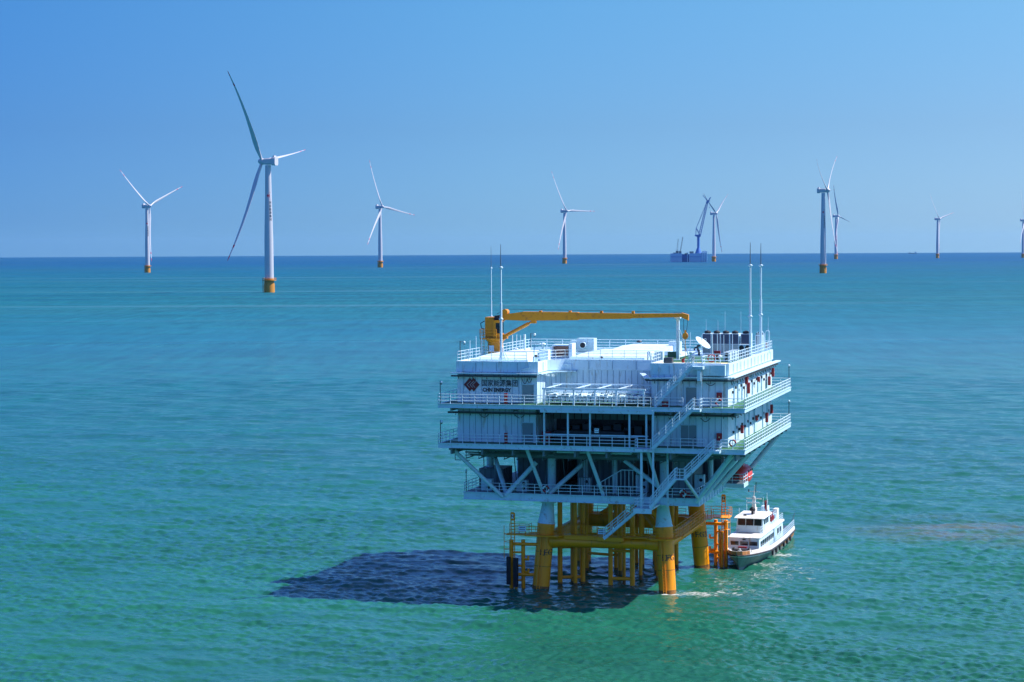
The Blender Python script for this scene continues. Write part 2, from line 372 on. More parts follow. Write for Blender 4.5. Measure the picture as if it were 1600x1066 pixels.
# ---------------------------------------------------------------- wind turbines
def sea_z(x, y): return -(x*x+y*y)/RE2
def make_turbine(x, y, hub_h, rotor_r, face, axis_dep, theta, label, tilt=0.10, bend=0.075, marks=True, feather=0.0):
    """face +1: rotor on the right of the tower; axis_dep: how far the axis points towards (+) or away (-) from the viewer, radians"""
    root = thing('wind_turbine', label, 'wind turbine', (x, y, sea_z(x, y)), 0, 'wind turbines standing in the sea', frame=False)
    los = math.atan2(x, y)                       # bearing of the turbine
    s = hub_h/120.0
    right = Vector((math.cos(los), -math.sin(los), 0)); away = Vector((math.sin(los), math.cos(los), 0))
    ax = (right*face*math.cos(axis_dep) - away*math.sin(axis_dep)).normalized()
    side = Vector((-ax.y, ax.x, 0))
    if side.dot(right) < 0: side = -side
    Z = Vector((0, 0, 1))
    axt = (ax*math.cos(tilt) + Z*math.sin(tilt)).normalized()     # rotor axis tilted up
    upr = (Z*math.cos(tilt) - ax*math.sin(tilt)).normalized()
    rt_ = 3.3*s; rb = 4.5*s; tz = 12.5*s
    mb = MB(); mb.lathe([(rb*0.93, tz), (rb*0.90, hub_h*0.4), (rt_*0.92, hub_h*0.75), (rt_*0.80, hub_h-3.2*s)], n=32)
    tw = mb.build('tower', MTW, root)
    mb = MB(); mb.lathe([(rb*1.12, -6), (rb*1.12, 6*s), (rb*1.0, 10*s), (rb*1.0, tz+0.3)], n=28)
    tp = mb.build('transition_piece', MTY, root)
    mb = MB(); mb.lathe([(rb*1.45, tz-1.6*s), (rb*1.45, tz-1.0*s)], n=28)
    pts = [(rb*1.42*math.cos(a*math.pi/12), rb*1.42*math.sin(a*math.pi/12)) for a in range(25)]
    for h in (0.9, 1.8): mb.path([(p[0], p[1], tz-1.0*s+h*s) for p in pts], 0.12*s, n=4)
    for p in pts[::2]: mb.tube((p[0], p[1], tz-1.0*s), (p[0], p[1], tz+0.8*s), 0.12*s, n=4)
    for a in (2.2, 2.6):
        mb.tube((rb*1.4*math.cos(a), -rb*1.4*math.sin(a), -4), (rb*1.4*math.cos(a), -rb*1.4*math.sin(a), tz-1.6*s), 0.35*s, n=6)
    mb.build('platform', MTY, root)
    if marks:
        # red emblem and vertical black lettering on the tower
        for kk, ang in enumerate((0.55,)):
            lm = MB(); zc = hub_h*0.74
            def onT(u, v, off=0.08):
                rr_ = rt_*0.90 + off + (hub_h*0.75-v)*0.0
                rr_ = (rt_*0.92 + (rb*0.90-rt_*0.92)*max(0, (hub_h*0.75-v))/(hub_h*0.35)) + off*s
                th = u/rr_ + ang
                d = right*math.sin(th) - away*math.cos(th)
                return Vector((d.x*rr_, d.y*rr_, v))
            dd = 2.9*s
            for (cx_, w_) in ((-0.5*s, dd), (0.9*s, dd)):
                lm.add([onT(cx_-w_, zc), onT(cx_-w_/2, zc-w_*.62), onT(cx_, zc-w_*1.25), onT(cx_+w_, zc), onT(cx_, zc+w_*1.25), onT(cx_-w_/2, zc+w_*.62)], [(0, 1, 2, 3, 4, 5)])
            lm.build('emblem', MRED, tw)
            tm = MB(); zz = zc-6.2*s
            for ch in '国家能源集团':
                vs, fs = text_mesh(ch, 2.7*s, 0.02*s, 0.0)
                cx_ = (min(v[0] for v in vs)+max(v[0] for v in vs))/2; cz_ = (min(v[1] for v in vs)+max(v[1] for v in vs))/2
                tm.add([onT(v[0]-cx_, zz+v[1]-cz_) for v in vs], fs); zz -= 3.1*s
            tm.build('lettering', MBKP, tw)
    hubc = Vector((0, 0, hub_h)) + ax*6.3*s + Z*0.4*s
    # nacelle: rounded body, larger rear cooler box
    mb = MB(); prof = [(3.0, 3.0, -3.6), (2.9, 3.4, -1.5), (2.9, 3.4, 5.0), (3.4, 4.4, 5.2), (3.4, 4.4, 8.8)]
    ring = []
    for hw, hh_, t in prof:
        c = Vector((0, 0, hub_h)) - ax*(t)*s + Z*0.2*s
        hw *= s; hh_ *= s
        ring.append([c + side*a_*hw + Z*b_*hh_ for a_, b_ in ((-1, -.55), (-.7, -.85), (.7, -.85), (1, -.55), (1, .6), (.75, .85), (-.75, .85), (-1, .6))])
    vs = [p for r_ in ring for p in r_]; fs = [[i*8+k, i*8+(k+1) % 8, (i+1)*8+(k+1) % 8, (i+1)*8+k] for i in range(len(ring)-1) for k in range(8)]
    fs += [list(range(7, -1, -1)), [len(ring)*8-8+k for k in range(8)]]
    mb.add(vs, fs); na = mb.build('nacelle', MTW, root)
    mb = MB(); c = Vector((0, 0, hub_h+4.6*s)) - ax*6.8*s
    mb.bar(c - side*2.2*s, c + side*2.2*s, 1.4*s, 1.8*s); mb.build('cooler', MTW, na)
    mb = MB(); n_ = 16; vs = []; st = ((2.6, -3.4), (3.0, -1.0), (2.9, 1.0), (2.1, 2.8), (0.9, 3.8), (0.05, 4.1))
    for rr_, t in st:
        for k in range(n_):
            a = 2*math.pi*k/n_; vs.append(hubc + axt*t*s + (side*math.cos(a) + upr*math.sin(a))*rr_*s)
    fs = [[i*n_+k, i*n_+(k+1) % n_, (i+1)*n_+(k+1) % n_, (i+1)*n_+k] for i in range(len(st)-1) for k in range(n_)]
    mb.add(vs, fs, 0, True); mb.add(vs, [list(range(n_))]); mb.build('hub', MTW, root)
    prof = [(0.0, 3.0, 3.0), (0.05, 3.0, 3.0), (0.14, 5.2, 2.0), (0.22, 5.9, 1.5), (0.35, 4.9, 1.05), (0.5, 3.8, .75), (0.65, 3.0, .55), (0.78, 2.4, .42), (0.835, 2.1, .38), (0.865, 1.95, .35), (0.93, 1.5, .28), (0.945, 1.4, .26), (0.985, .9, .2), (1.0, .15, .08)]
    for j in range(3):
        th = R(theta + 120*j)
        d = side*math.sin(th) + upr*math.cos(th)
        tg = axt.cross(d).normalized()
        mb = MB(); vs = []; n_ = 12
        for (u, ch, tk) in prof:
            tw_ = R(16)*(1-u)**1.5 + R(6) + feather
            cd_ = (tg*math.cos(tw_) + axt*math.sin(tw_)); nd = (axt*math.cos(tw_) - tg*math.sin(tw_))
            c = hubc + d*(u*rotor_r) + axt*(bend*rotor_r*u**2.6) 
            ch *= s*0.80; tk *= s
            for k in range(n_):
                a = 2*math.pi*k/n_; ca = math.cos(a)
                off = 0 if u < 0.08 else ch*0.18
                vs.append(c + cd_*(ca*ch/2 + off) + nd*(math.sin(a)*tk/2*(1 if u < .08 else (0.75+0.35*ca))))
        for i in range(len(prof)-1):
            red = prof[i][0] in (0.835, 0.945, 0.985) 
            mb.add(vs[i*n_:(i+2)*n_], [[k, (k+1) % n_, n_+(k+1) % n_, n_+k] for k in range(n_)], 1 if red else 0, True)
        mb.build('blade', [MTW, MRED], root)
    return root
TURB_SPECS = [
    (-661, 3618, 120, 102, 1, 0.68, -51.5, 'white wind turbine leftmost in the view, its three blades spread like a Y'),
    (-227, 1865, 122, 101, -1, -0.50, -38.5, 'nearest and largest wind turbine, rotor left of its tower, one long dark blade upright'),
    (-292, 4434, 134, 110, 1, 0.68, -20.4, 'white wind turbine between the largest turbine and the substation, its right blade drooping'),
    (142, 5335, 140, 121, 1, 0.64, -30, 'white wind turbine beyond the yellow boom, one blade pointing level to the right'),
    (591, 5821, 140, 115, 1, 0.37, -61, 'wind turbine just right of the blue floating crane, one blade crossing the crane tip'),
    (477, 3051, 126, 100, 1, 0.19, -64, 'tall dark-sided wind turbine in front of a smaller one, its blades in a narrow Y'),
    (1120, 6881, 148, 112, 1, 0.30, -20, 'small wind turbine half behind the tall one right of the substation masts'),
    (1539, 7201, 141, 120, 1, 0.41, -41.3, 'small distant wind turbine near the right edge beside the tiny ship'),
    (1832, 7139, 134, 118, 1, 0.36, -15, 'distant wind turbine cut off by the right edge of the view'),
]
for x_, y_, h_, r_, f_, d_, t_, l_ in TURB_SPECS: make_turbine(x_, y_, h_, r_, f_, d_, t_, l_, marks=(y_ < 3700), feather=R(84) if t_ == -38.5 else R(70) if t_ in (-61, -20) else 0, bend=.075 if t_ == -38.5 else .05)

# ---------------------------------------------------------------- distant vessels
def far_frame(x, y):
    los = math.atan2(x, y); return (x, y, sea_z(x, y)), -los
def lattice(mb, p, q, w0, w1, n, r, m=0):
    p = Vector(p); q = Vector(q); d = (q-p).normalized(); a = d.cross(Vector((0, 1, 0))).normalized(); b = d.cross(a).normalized(); prev = None
    for i in range(n+1):
        t = i/n; c = p.lerp(q, t); w_ = w0+(w1-w0)*t
        cs = [c+a*w_*sx_/2+b*w_*sy_/2 for sx_, sy_ in ((-1, -1), (1, -1), (1, 1), (-1, 1))]
        if prev:
            for k in range(4):
                mb.tube(prev[k], cs[k], r, n=4, m=m, caps=False); mb.tube(prev[k], cs[(k+1) % 4], r*.6, n=4, m=m, caps=False)
        prev = cs
loc, rz = far_frame(509, 5734)
ve = thing('crane_vessel', 'blue and white heavy lift crane vessel on the horizon beside a turbine', 'crane vessel', loc, rz, frame=False)
PX = 5734/3111.0      # metres per image pixel out there
MVL = mat('vessel_pale', (.45, .58, .75), .5, var=.1, vscale=.05)
def vb(name, x0, x1, y0, y1, z0, z1, m=MVH): return MB().box(x0*PX, x1*PX, y0, y1, z0*PX, z1*PX).build(name, m, ve)
vb('hull', -28, -10, 0, 60, -3, 13.5); vb('hull', -10, 4, 12, 60, -3, 12, MBLUE); vb('hull', 2, 20, 0, 60, -3, 13.5); vb('deck_house', 20, 29, 2, 30, -3, 14, MVL); vb('deck_house', 22, 28, 4, 20, 14, 17, MVL)
for x in (21, 24.5, 27.5): vb('column', x, x+1.3, -2, 3, -3, 16.5, MW)
for x in (-2, 1.0): vb('column', x, x+1.0, 2, 6, -1, 12, MW)
vb('trim', -28, 20, -1, 0, 7.8, 8.3, MBLUE); vb('deck_gear', -24, -17, 5, 25, 13.5, 14.8, MG); vb('deck_gear', -6, -1, 8, 25, 12, 13.6, MG); vb('deck_gear', 1.5, 8, 8, 25, 13.5, 16.5, MG); vb('deck_gear', -3, 0, 8, 25, 13.6, 15, MW)
MB().tube((15.5*PX, 20, 13*PX), (15.5*PX, 20, 22*PX), 5.5*PX, 2.3*PX, n=16).tube((15.5*PX, 20, 22*PX), (15.5*PX, 20, 38*PX), 2.0*PX, 2.0*PX, n=16).tube((15.5*PX, 20, 38*PX), (15.5*PX, 20, 40.5*PX), 2.0*PX, 3.8*PX, n=16).box(10*PX, 19*PX, 10, 30, 40*PX, 42.5*PX).build('crane_tower', MBLUE, ve)
mb = MB(); lattice(mb, (17.5*PX, 20, 42*PX), (30*PX, 16, 96*PX), 3.2*PX, 2.2*PX, 16, .45*PX); mb.bar((28*PX, 16, 92*PX), (32.5*PX, 16, 96*PX), 3*PX, 2.5*PX); mb.bar((31*PX, 16, 95*PX), (34.5*PX, 16, 101*PX), 1.2*PX, 1.4*PX); mb.bar((29.5*PX, 16, 95*PX), (22.5*PX, 16, 104*PX), .7*PX, .8*PX); mb.build('boom', MBLUE, ve)
mb = MB(); lattice(mb, (18*PX, 20, 42*PX), (12*PX, 20, 53*PX), 1.6*PX, .8*PX, 5, .3*PX); mb.tube((11.5*PX, 20, 42*PX), (12*PX, 20, 53*PX), .5*PX, n=6); mb.build('back_frame', MBLUE, ve)
mb = MB()
for dx in (0, 1.0): mb.tube(((12+dx*.3)*PX, 20, 53*PX), ((29+dx)*PX, 16, 95*PX), .22*PX, n=4)
mb.build('stay_rope', MBLUE, ve)
MB().tube((32.5*PX, 16, 95*PX), (32.5*PX, 16, 85*PX), .12*PX, n=4).box(32.1*PX, 32.9*PX, 15, 17, 84*PX, 86*PX).build('hook', MBLUE, ve)
for x0, z0, x1, z1 in ((-13, 14.5, -8.8, 39), (-17.5, 15, -16, 36)):
    mb = MB(); lattice(mb, (x0*PX, 15, z0*PX), (x1*PX, 15, z1*PX), 1.5*PX, 1.0*PX, 10, .2*PX if x0 > -15 else .12*PX); mb.box((x0-2)*PX, (x0+2)*PX, 10, 20, 13.5*PX, (z0+2.5)*PX); mb.build('deck_crane', MG, ve)
mb = MB(); mb.tube((-20*PX, 15, 14*PX), (-16*PX, 15, 36*PX), .1*PX, n=4); mb.build('stay_rope', MG, ve)
def ship(x, y, L_, lab, face=1, hull=MG):
    loc, rz = far_frame(x, y); t = thing('cargo_ship', lab, 'ship', loc, rz, frame=False); f = face
    MB().hexa([(-L_/2*.95, 0, -20), (L_/2*.92, 0, -20), (L_/2*.92, 18, -20), (-L_/2*.95, 18, -20), (-L_/2, 0, L_*.07), (L_/2, 0, L_*.07), (L_/2, 18, L_*.07), (-L_/2, 18, L_*.07)]).build('hull', hull, t)
    MB().box(L_*.2*f, L_*.42*f, 3, 15, L_*.07, L_*.17).build('bridge', MW, t); MB().box(-L_*.45*f, -L_*.2*f, 3, 15, L_*.07, L_*.11).build('cargo', MG, t)
    MB().tube((L_*.25*f, 8, L_*.17), (L_*.25*f, 8, L_*.30), 1.0, n=6).build('mast', MG, t)
    return t
ship(3040, 15100, 66, 'tiny pale ship on the horizon near the right edge')


# ---------------------------------------------------------------- offshore substation
sub = thing('offshore_substation', 'large pale blue and white steel substation on four yellow legs in green water', 'substation')
RH = 1.1
def rail(mb, pts, z=None, h=RH, n=3, step=1.45, r=0.035, m=0, ends=True):
    pts = [Vector(p) for p in pts]
    for a, b in zip(pts, pts[1:]):
        L_ = (b-a).length; k = max(1, round(L_/step))
        for i in range(k+1):
            c = a.lerp(b, i/k); mb.tube(c, c+Vector((0, 0, h)), r*1.15, n=5, m=m)
        for j in range(n):
            zz = Vector((0, 0, h*(1-j/n))); mb.tube(a+zz, b+zz, r, n=5, m=m)
    return mb
def railing(pts, parent, name='railing', mats=None, **kw):
    return rail(MB(), pts, **kw).build(name, mats or MW, parent)

# ---- jacket: battered legs, horizontal tubes
LEGB = [(-15.0, -0.9), (0.0, 0.0), (0.35, 19.8), (-15.0, 19.6)]
LEGT = [(-14.3, 0.1), (-0.7, 0.7), (-0.5, 18.9), (-14.3, 18.8)]
def legpt(i, z): t = z/10.4; return Vector((LEGB[i][0]*(1-t)+LEGT[i][0]*t, LEGB[i][1]*(1-t)+LEGT[i][1]*t, z))
legs = []
for i in range(4):
    mb = MB(); mb.tube(legpt(i, -6), legpt(i, .32), 1.0, n=28, m=1); mb.tube(legpt(i, .32), legpt(i, 6.4), 1.0, n=28, m=0)
    for z in (2.6, 4.3): mb.tube(legpt(i, z), legpt(i, z+0.06), 1.012, n=28, m=1)
    lg = mb.build('leg', [MY, MYR], sub); legs.append(lg)
    mb = MB(); mb.tube(legpt(i, 6.4), legpt(i, 7.65), 1.03, n=28)
    mb.tube(legpt(i, 10.3)-Vector((0, 0, .25)), legpt(i, 10.5), 0.95 if i < 2 else 1.0, n=24, m=1)
    mb.tube(legpt(i, 7.65), legpt(i, 9.9), 1.0 if i < 2 else 1.03, 0.68 if i < 2 else 1.0, n=28, m=1 if i < 2 else 0)
    mb.tube(legpt(i, 9.9), legpt(i, 10.5), 0.68 if i < 2 else 1.0, n=28, m=1 if i < 2 else 0)
    if i < 2: mb.tube(legpt(i, 7.6), legpt(i, 7.72), 1.05, n=28, m=1)
    mb.build('leg_collar', [MY, MS], lg)
# lettering on the legs, bent round the tube
for i, txt, zc, az in ((0, 'LEG1', 4.3, 1.12), (1, 'LEG2', 4.1, 1.12), (2, 'LEG3', 4.15, 0.60)):
    vs, fs = text_mesh(txt, 1.0, 0.02, 0.0); mb = MB(); nv = []
    for v in vs:
        c = legpt(i, zc+v[1]); a = v[0]/1.0 + az - 0.28
        nv.append((c.x+1.012*math.sin(a), c.y-1.012*math.cos(a), c.z))
    mb.add(nv, fs); mb.build('lettering', MBKP, legs[i])
for i, a0 in ((0, 0.05), (1, 0.02)):      # ladders up the front legs
    mb = MB()
    for s_ in (-0.16, 0.16):
        p0 = legpt(i, -0.5); p1 = legpt(i, 6.4)
        mb.tube(p0+Vector((s_+a0-0.1, -1.12, 0)), p1+Vector((s_+a0-0.1, -1.12, 0)), 0.05, n=6)
    for k in range(18):
        p = legpt(i, 0.3+k*0.34); mb.tube(p+Vector((a0-.26, -1.12, 0)), p+Vector((a0+.06, -1.12, 0)), 0.025, n=4)
    mb.build('ladder', MY, legs[i])
def tubepart(p, q, r, name='cross_tube', m=MY, n=22, mats2=None):
    return MB().tube(p, q, r, n=n).build(name, m, sub)
for a, b, z, r in ((0, 1, 5.55, 0.66), (1, 2, 5.6, 0.72), (2, 3, 5.6, 0.95), (3, 0, 5.6, 0.72)):
    tubepart(legpt(a, z), legpt(b, z), r)
for a, b in ((0, 2), (1, 3)): pass
tubepart((-9.3, 19, 9.9), (-4.0, 12.5, 5.8), 0.42); tubepart((-12.9, 13, 2.2), (-8.4, 12, 2.2), .17, 'riser_brace', n=12); tubepart((-12.9, 13, 4.6), (-4.2, 13.5, 4.6), .17, 'riser_brace', n=12); tubepart((-6.8, 19, 9.8), (-12.8, 19, 6.0), 0.4)
tubepart((-4.6, 8.0, 8.8), (-1.0, 8.6, 6.2), 0.3)
# stub cones where tubes meet legs
for i, j in ((0, 1), (1, 0), (1, 2), (2, 1)):
    a = legpt(i, 5.6); b = legpt(j, 5.6); d = (b-a).normalized(); MB().tube(a+d*0.7, a+d*2.6, 0.9, 0.7, n=22).build('tube_stub', MY, sub)
# ---- risers: vertical cable tubes through the jacket
for x, y, r, z0, z1 in ((-13.4, 2.0, .26, -6, 10.5), (-12.75, 5.5, .24, -6, 10.5), (-12.0, 3.2, .25, -6, 10.5), (-10.9, 3.1, .26, -6, 10.5), (-7.15, 1.6, .24, -6, 10.5),
        (-4.55, 1.7, .26, -6, 10.5), (-7.7, 18.2, .2, -6, 9.5), (-6.8, 17.4, .24, -6, 9.5), (-5.9, 20.5, .2, -6, 9.5), (-3.4, 17.0, .22, -6, 9.5), (-1.9, 12.0, .26, -6, 10.5),
        (-12.6, 9.5, .24, -6, 10.5), (-9.4, 14.0, .22, -6, 10.5), (-3.0, 9.0, .2, -6, 10.5), (-5.2, 9.2, .2, -6, 10.5), (-11.5, 1.9, .2, -6, 10.5), (-8.4, 12, .24, -6, 10.5), (-4.2, 13.5, .22, -6, 10.5), (-2.6, 18.2, .22, -6, 9.5), (-12.9, 13, .26, -6, 10.5), (-6.3, 5.0, .18, -6, 10.5)):
    mb = MB(); mb.tube((x, y, 0.35), (x, y, z1), r*1.15, n=12); mb.tube((x, y, z0), (x, y, 0.35), r*1.15, n=12, m=1)
    for z in (3.8, 7.2): mb.tube((x, y, z), (x, y, z+.12), r*1.15, n=12)
    mb.build('riser', [MY, MYR], sub)
for p, q, r in (((-7.15, 1.6, 4.4), (-4.55, 1.7, 4.4), .17), ((-7.15, 1.6, 1.1), (-4.55, 1.7, 1.1), .2), ((-13.4, 2, 4.5), (-10.9, 3.1, 4.5), .17), ((-13.4, 2, .9), (-10.9, 3.1, .9), .2),
        ((-12.75, 5.5, 1.0), (-12.0, 3.2, 2.2), .13), ((-7.7, 18.2, 2.4), (-5.9, 19, 2.4), .15), ((-6.8, 17.4, 3.6), (-3.4, 17, 3.6), .15)):
    tubepart(p, q, r, 'riser_brace', n=12)
# ---- catwalk at z 6.4
def deckslab(parent, name, boxes, mats):
    mb = MB()
    for b in boxes: mb.box(*b[:6], m=b[6] if len(b) > 6 else 0)
    return mb.build(name, mats, parent)
WZ = 6.38
mb = MB()
mb.prism([(-16.6, -2.0), (-12.6, -2.0), (-12.2, -1.2), (-12.2, 0.9), (-16.6, 0.9)], WZ-.12, WZ)
mb.box(-12.2, -8.0, -.9, .35, WZ-.10, WZ); mb.box(-8.0, -5.0, -1.4, .35, WZ-.12, WZ); mb.box(-5.0, -2.3, -.9, .35, WZ-.10, WZ)
mb.prism([(-2.3, -1.2), (-1.6, -1.7), (0.2, -1.7), (1.1, -1.0), (1.3, 0.4), (1.3, 1.6), (-2.3, 1.6)], WZ-.12, WZ)
mb.box(.55, 1.5, 1.6, 17.2, WZ-.10, WZ); mb.box(-1.4, 2.0, 17.2, 21.2, WZ-.12, WZ); mb.box(-14, -1.4, 18.2, 19.2, WZ-.1, WZ)
mb.box(-19.0, -16.6, -1.6, -.2, WZ-.12, WZ); mb.box(2.0, 3.9, 18.6, 21.0, WZ-.12, WZ)
for b in ((-8.0, -5.0, -1.4, -1.3), (-12.2, -8, -.9, -.8)): mb.box(b[0], b[1], b[2], b[3], WZ-.45, WZ-.12)
mb.bar((-8.0, -1.3, WZ-.2), (-7.3, 0, WZ-.9), .2, .3); mb.bar((-5.0, -1.3, WZ-.2), (-5.7, 0, WZ-.9), .2, .3)
cw = mb.build('catwalk', MY, sub)
for pts in ([(-16.6, -.2, WZ), (-16.6, .9, WZ)], [(-16.6, -1.9, WZ), (-12.7, -1.9, WZ), (-12.2, -1.2, WZ), (-12.2, -.85, WZ), (-8, -.85, WZ), (-8, -1.35, WZ), (-7.2, -1.35, WZ)],
        [(-5.6, -1.35, WZ), (-5, -1.35, WZ), (-5, -.85, WZ), (-2.3, -.85, WZ), (-1.6, -1.65, WZ), (.2, -1.65, WZ), (1.1, -1, WZ), (1.3, .4, WZ), (1.5, 1.6, WZ), (1.5, 17.2, WZ), (2, 17.3, WZ), (2, 18.6, WZ), (3.9, 18.6, WZ)],
        [(.55, 1.7, WZ), (.55, 17.2, WZ)], [(3.9, 21.0, WZ), (-1.4, 21.2, WZ)], [(-12.2, .35, WZ), (-2.3, .35, WZ)], [(-14, 18.2, WZ), (-1.4, 18.2, WZ)],
        [(-19.0, -.2, WZ), (-16.6, -.2, WZ)], [(-18.0, -1.6, WZ), (-16.6, -1.6, WZ)]):
    railing(pts, cw, mats=MY, h=1.05, r=0.028, step=1.3)
# ---- boat landings
def landing(x, y, sgn, name='boat_landing'):
    mb = MB()
    for dx, dy, r in ((0, 0, .24), (1.35*sgn, -.3, .26), (.7*sgn, -.5, .15)):
        mb.tube((x+dx, y+dy, -5), (x+dx, y+dy, 5.7 if r > .2 else 3.2), r, n=12)
    for z in (5.2, 1.6): mb.tube((x-2.2*sgn, y, z), (x+1.35*sgn, y-.3, z), .2, n=10)
    for z in (4.2, 2.6, .9): mb.tube((x, y, z), (x+1.35*sgn, y-.3, z), .12, n=8)
    for z in (3.4, 1.9): mb.tube((x, y, z), (x-.7*sgn, y-.3, z), .14, n=8); mb.tube((x-.7*sgn, y-.3, z-.05), (x-.7*sgn, y-.3, z+.45), .14, n=8)
    o = mb.build(name, MY, sub)
    mb = MB()
    for d in (-.22, .22): mb.tube((x+1.1*sgn+d, y-.55, -1), (x+1.1*sgn+d, y-.55, 8.9), .06, n=6)
    for k in range(26): mb.tube((x+1.1*sgn-.22, y-.55, .2+k*.34), (x+1.1*sgn+.22, y-.55, .2+k*.34), .03, n=4)
    mb.box(x+1.1*sgn-.26, x+1.1*sgn+.26, y-.6, y-.5, 8.0, 8.9)
    for z in (4.7, 5.6, 6.5): mb.path([(x+1.1*sgn+.9*sgn*math.sin(t), y-.55-.6+.6*math.cos(t), z) for t in (0, .8, 1.6, 2.4, 3.14)], .03, n=4)
    mb.tube((x+2.0*sgn, y-1.15, 3.6), (x+2.0*sgn, y-1.15, 7.5), .04, n=5)
    mb.build('ladder', MY, o)
    return o
bl = landing(-17.1, -1.0, -1)
mb = MB(); mb.box(-18.95, -18.45, -1.75, -1.25, 0.4, 3.7); mb.box(-18.05, -17.55, -2.05, -1.5, 0.2, 3.6); mb.build('fender', MBK, bl)
br = landing(1.75, 21.6, 1)
mb = MB(); mb.box(2.25, 2.45, 20.7, 21.1, .2, 4.6); mb.tube((2.7, 20.75, -2), (2.7, 20.75, 4.4), .2, n=10); mb.box(3.2, 3.38, 20.6, 21.0, .5, 4.6)
mb.build('fender', mat('fender_orange', (0.78, 0.28, 0.008), .5, var=.25, stain=(.2, .05, .02), stain_amt=.6), br)
def sign(lx, ly, lz, w_, h_, rows, label, m=MW):
    o = MB().box(-w_/2, w_/2, -.02, .02, 0, h_).build('notice_board', m)
    o.matrix_world = PM @ Matrix.Translation((lx, ly, lz)); tag(o, label, 'sign')
    return o

# ---- decks
ZL, ZM, ZU, ZR = 11.35, 17.42, 22.02, 26.55
low = deckslab(sub, 'lower_deck', [(-24, 4.0, -2.2, 25, ZL-.75, ZL-.06), (4.0, 6.7, 13.4, 16.6, ZL-.55, ZL-.06)], [MS])
mb = MB()
for zz, hh in ((ZL-.89, .08), (ZL-.08, .08)): mb.box(-24.02, 4.02, -2.45, -2.2, zz, zz+hh)
mb.box(-24, 4.0, -2.3, -2.22, ZL-.81, ZL-.08)
for k in range(6): x = -22+k*4.9; mb.box(x, x+.06, -2.42, -2.3, ZL-.81, ZL-.08)
mb.box(4.02, 4.2, -2.45, 13.4, ZL-.89, ZL-.04)
for k in range(9): y = -1.6+k*1.75; mb.box(4.2, 4.3, y, y+.08, ZL-.85, ZL-.08)
mb.build('edge_beam', MS, low)
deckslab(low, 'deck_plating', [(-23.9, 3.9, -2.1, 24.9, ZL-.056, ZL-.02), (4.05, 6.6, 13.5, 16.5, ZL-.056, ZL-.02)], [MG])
mid = deckslab(sub, 'middle_deck', [(-25.8, 9.8, -5.8, 29.8, ZM-.30, ZM-.06)], [MS])
upd = deckslab(sub, 'upper_deck', [(-25.8, 9.8, -5.8, 29.8, ZU-.30, ZU-.06)], [MS])
def edge(parent, z, h, x0=-25.9, y0=-6.0, h2=None):
    mb = MB(); X1 = 10.0; Y1 = 30.0
    for (a, b, c, d) in ((x0, X1, y0, y0+.2), (x0, X1, Y1-.2, Y1), (x0, x0+.2, y0+.2, Y1-.2), (X1-.2, X1, y0+.2, Y1-.2)):
        mb.box(a, b, c, d, z-h, z)
    mb.box(x0-.02, X1+.04, y0-.08, y0, z-.07, z+.01); mb.box(X1, X1+.08, y0-.08, Y1, z-.07, z+.01)
    mb.box(x0-.02, X1+.04, y0-.06, y0, z-h, z-h+.05)
    for x in (-20, -11.8, -10.4, -8.8, -3.5, 3.5): mb.box(x, x+.05, y0-.03, y0, z-h+.05, z-.07)
    return mb.build('edge_beam', MS, parent)
edge(mid, ZM, .56); edge(upd, ZU, .50)
mb = MB(); mb.box(-13.6, -.3, -6.05, -5.85, ZU-.82, ZU-.5); mb.build('edge_beam', MS, upd)
for d, z in ((mid, ZM), (upd, ZU)): deckslab(d, 'deck_plating', [(-25.6, 9.75, -5.75, 29.7, z-.056, z-.02)], [MGR])
# under-deck grid of beams
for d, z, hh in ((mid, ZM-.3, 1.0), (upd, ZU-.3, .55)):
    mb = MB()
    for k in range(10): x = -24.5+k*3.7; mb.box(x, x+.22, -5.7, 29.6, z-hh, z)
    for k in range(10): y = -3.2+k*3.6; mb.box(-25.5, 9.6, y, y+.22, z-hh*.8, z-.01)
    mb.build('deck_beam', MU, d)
# railings of the decks
railing([(-25.9, 29.8, ZM), (-25.9, -5.9, ZM), (-2.2, -5.9, ZM)], mid); railing([(-.2, -5.9, ZM), (5.6, -5.9, ZM)], mid)
railing([(7.3, -5.9, ZM), (9.95, -5.9, ZM), (9.95, 29.9, ZM), (-25.9, 29.9, ZM)], mid, step=1.3, r=.042)
railing([(-25.9, 29.8, ZU), (-25.9, -5.9, ZU), (-.7, -5.9, ZU)], upd); railing([(-.2, -5.9, ZU), (3.0, -5.9, ZU)], upd)
railing([(4.9, -5.9, ZU), (9.95, -5.9, ZU), (9.95, 29.9, ZU), (-25.9, 29.9, ZU)], upd, step=1.3, r=.042)
railing([(-23.9, 10, ZL), (-23.9, -2.3, ZL), (-2.4, -2.3, ZL)], low); railing([(-.4, -2.3, ZL), (3.9, -2.3, ZL), (3.9, 13.4, ZL), (6.6, 13.4, ZL), (6.6, 16.5, ZL)], low)
deckslab(mid, 'handrail_beam', [(-13.3, -1.1, -5.5, -5.35, ZM+1.15, ZM+1.3)], [MS])

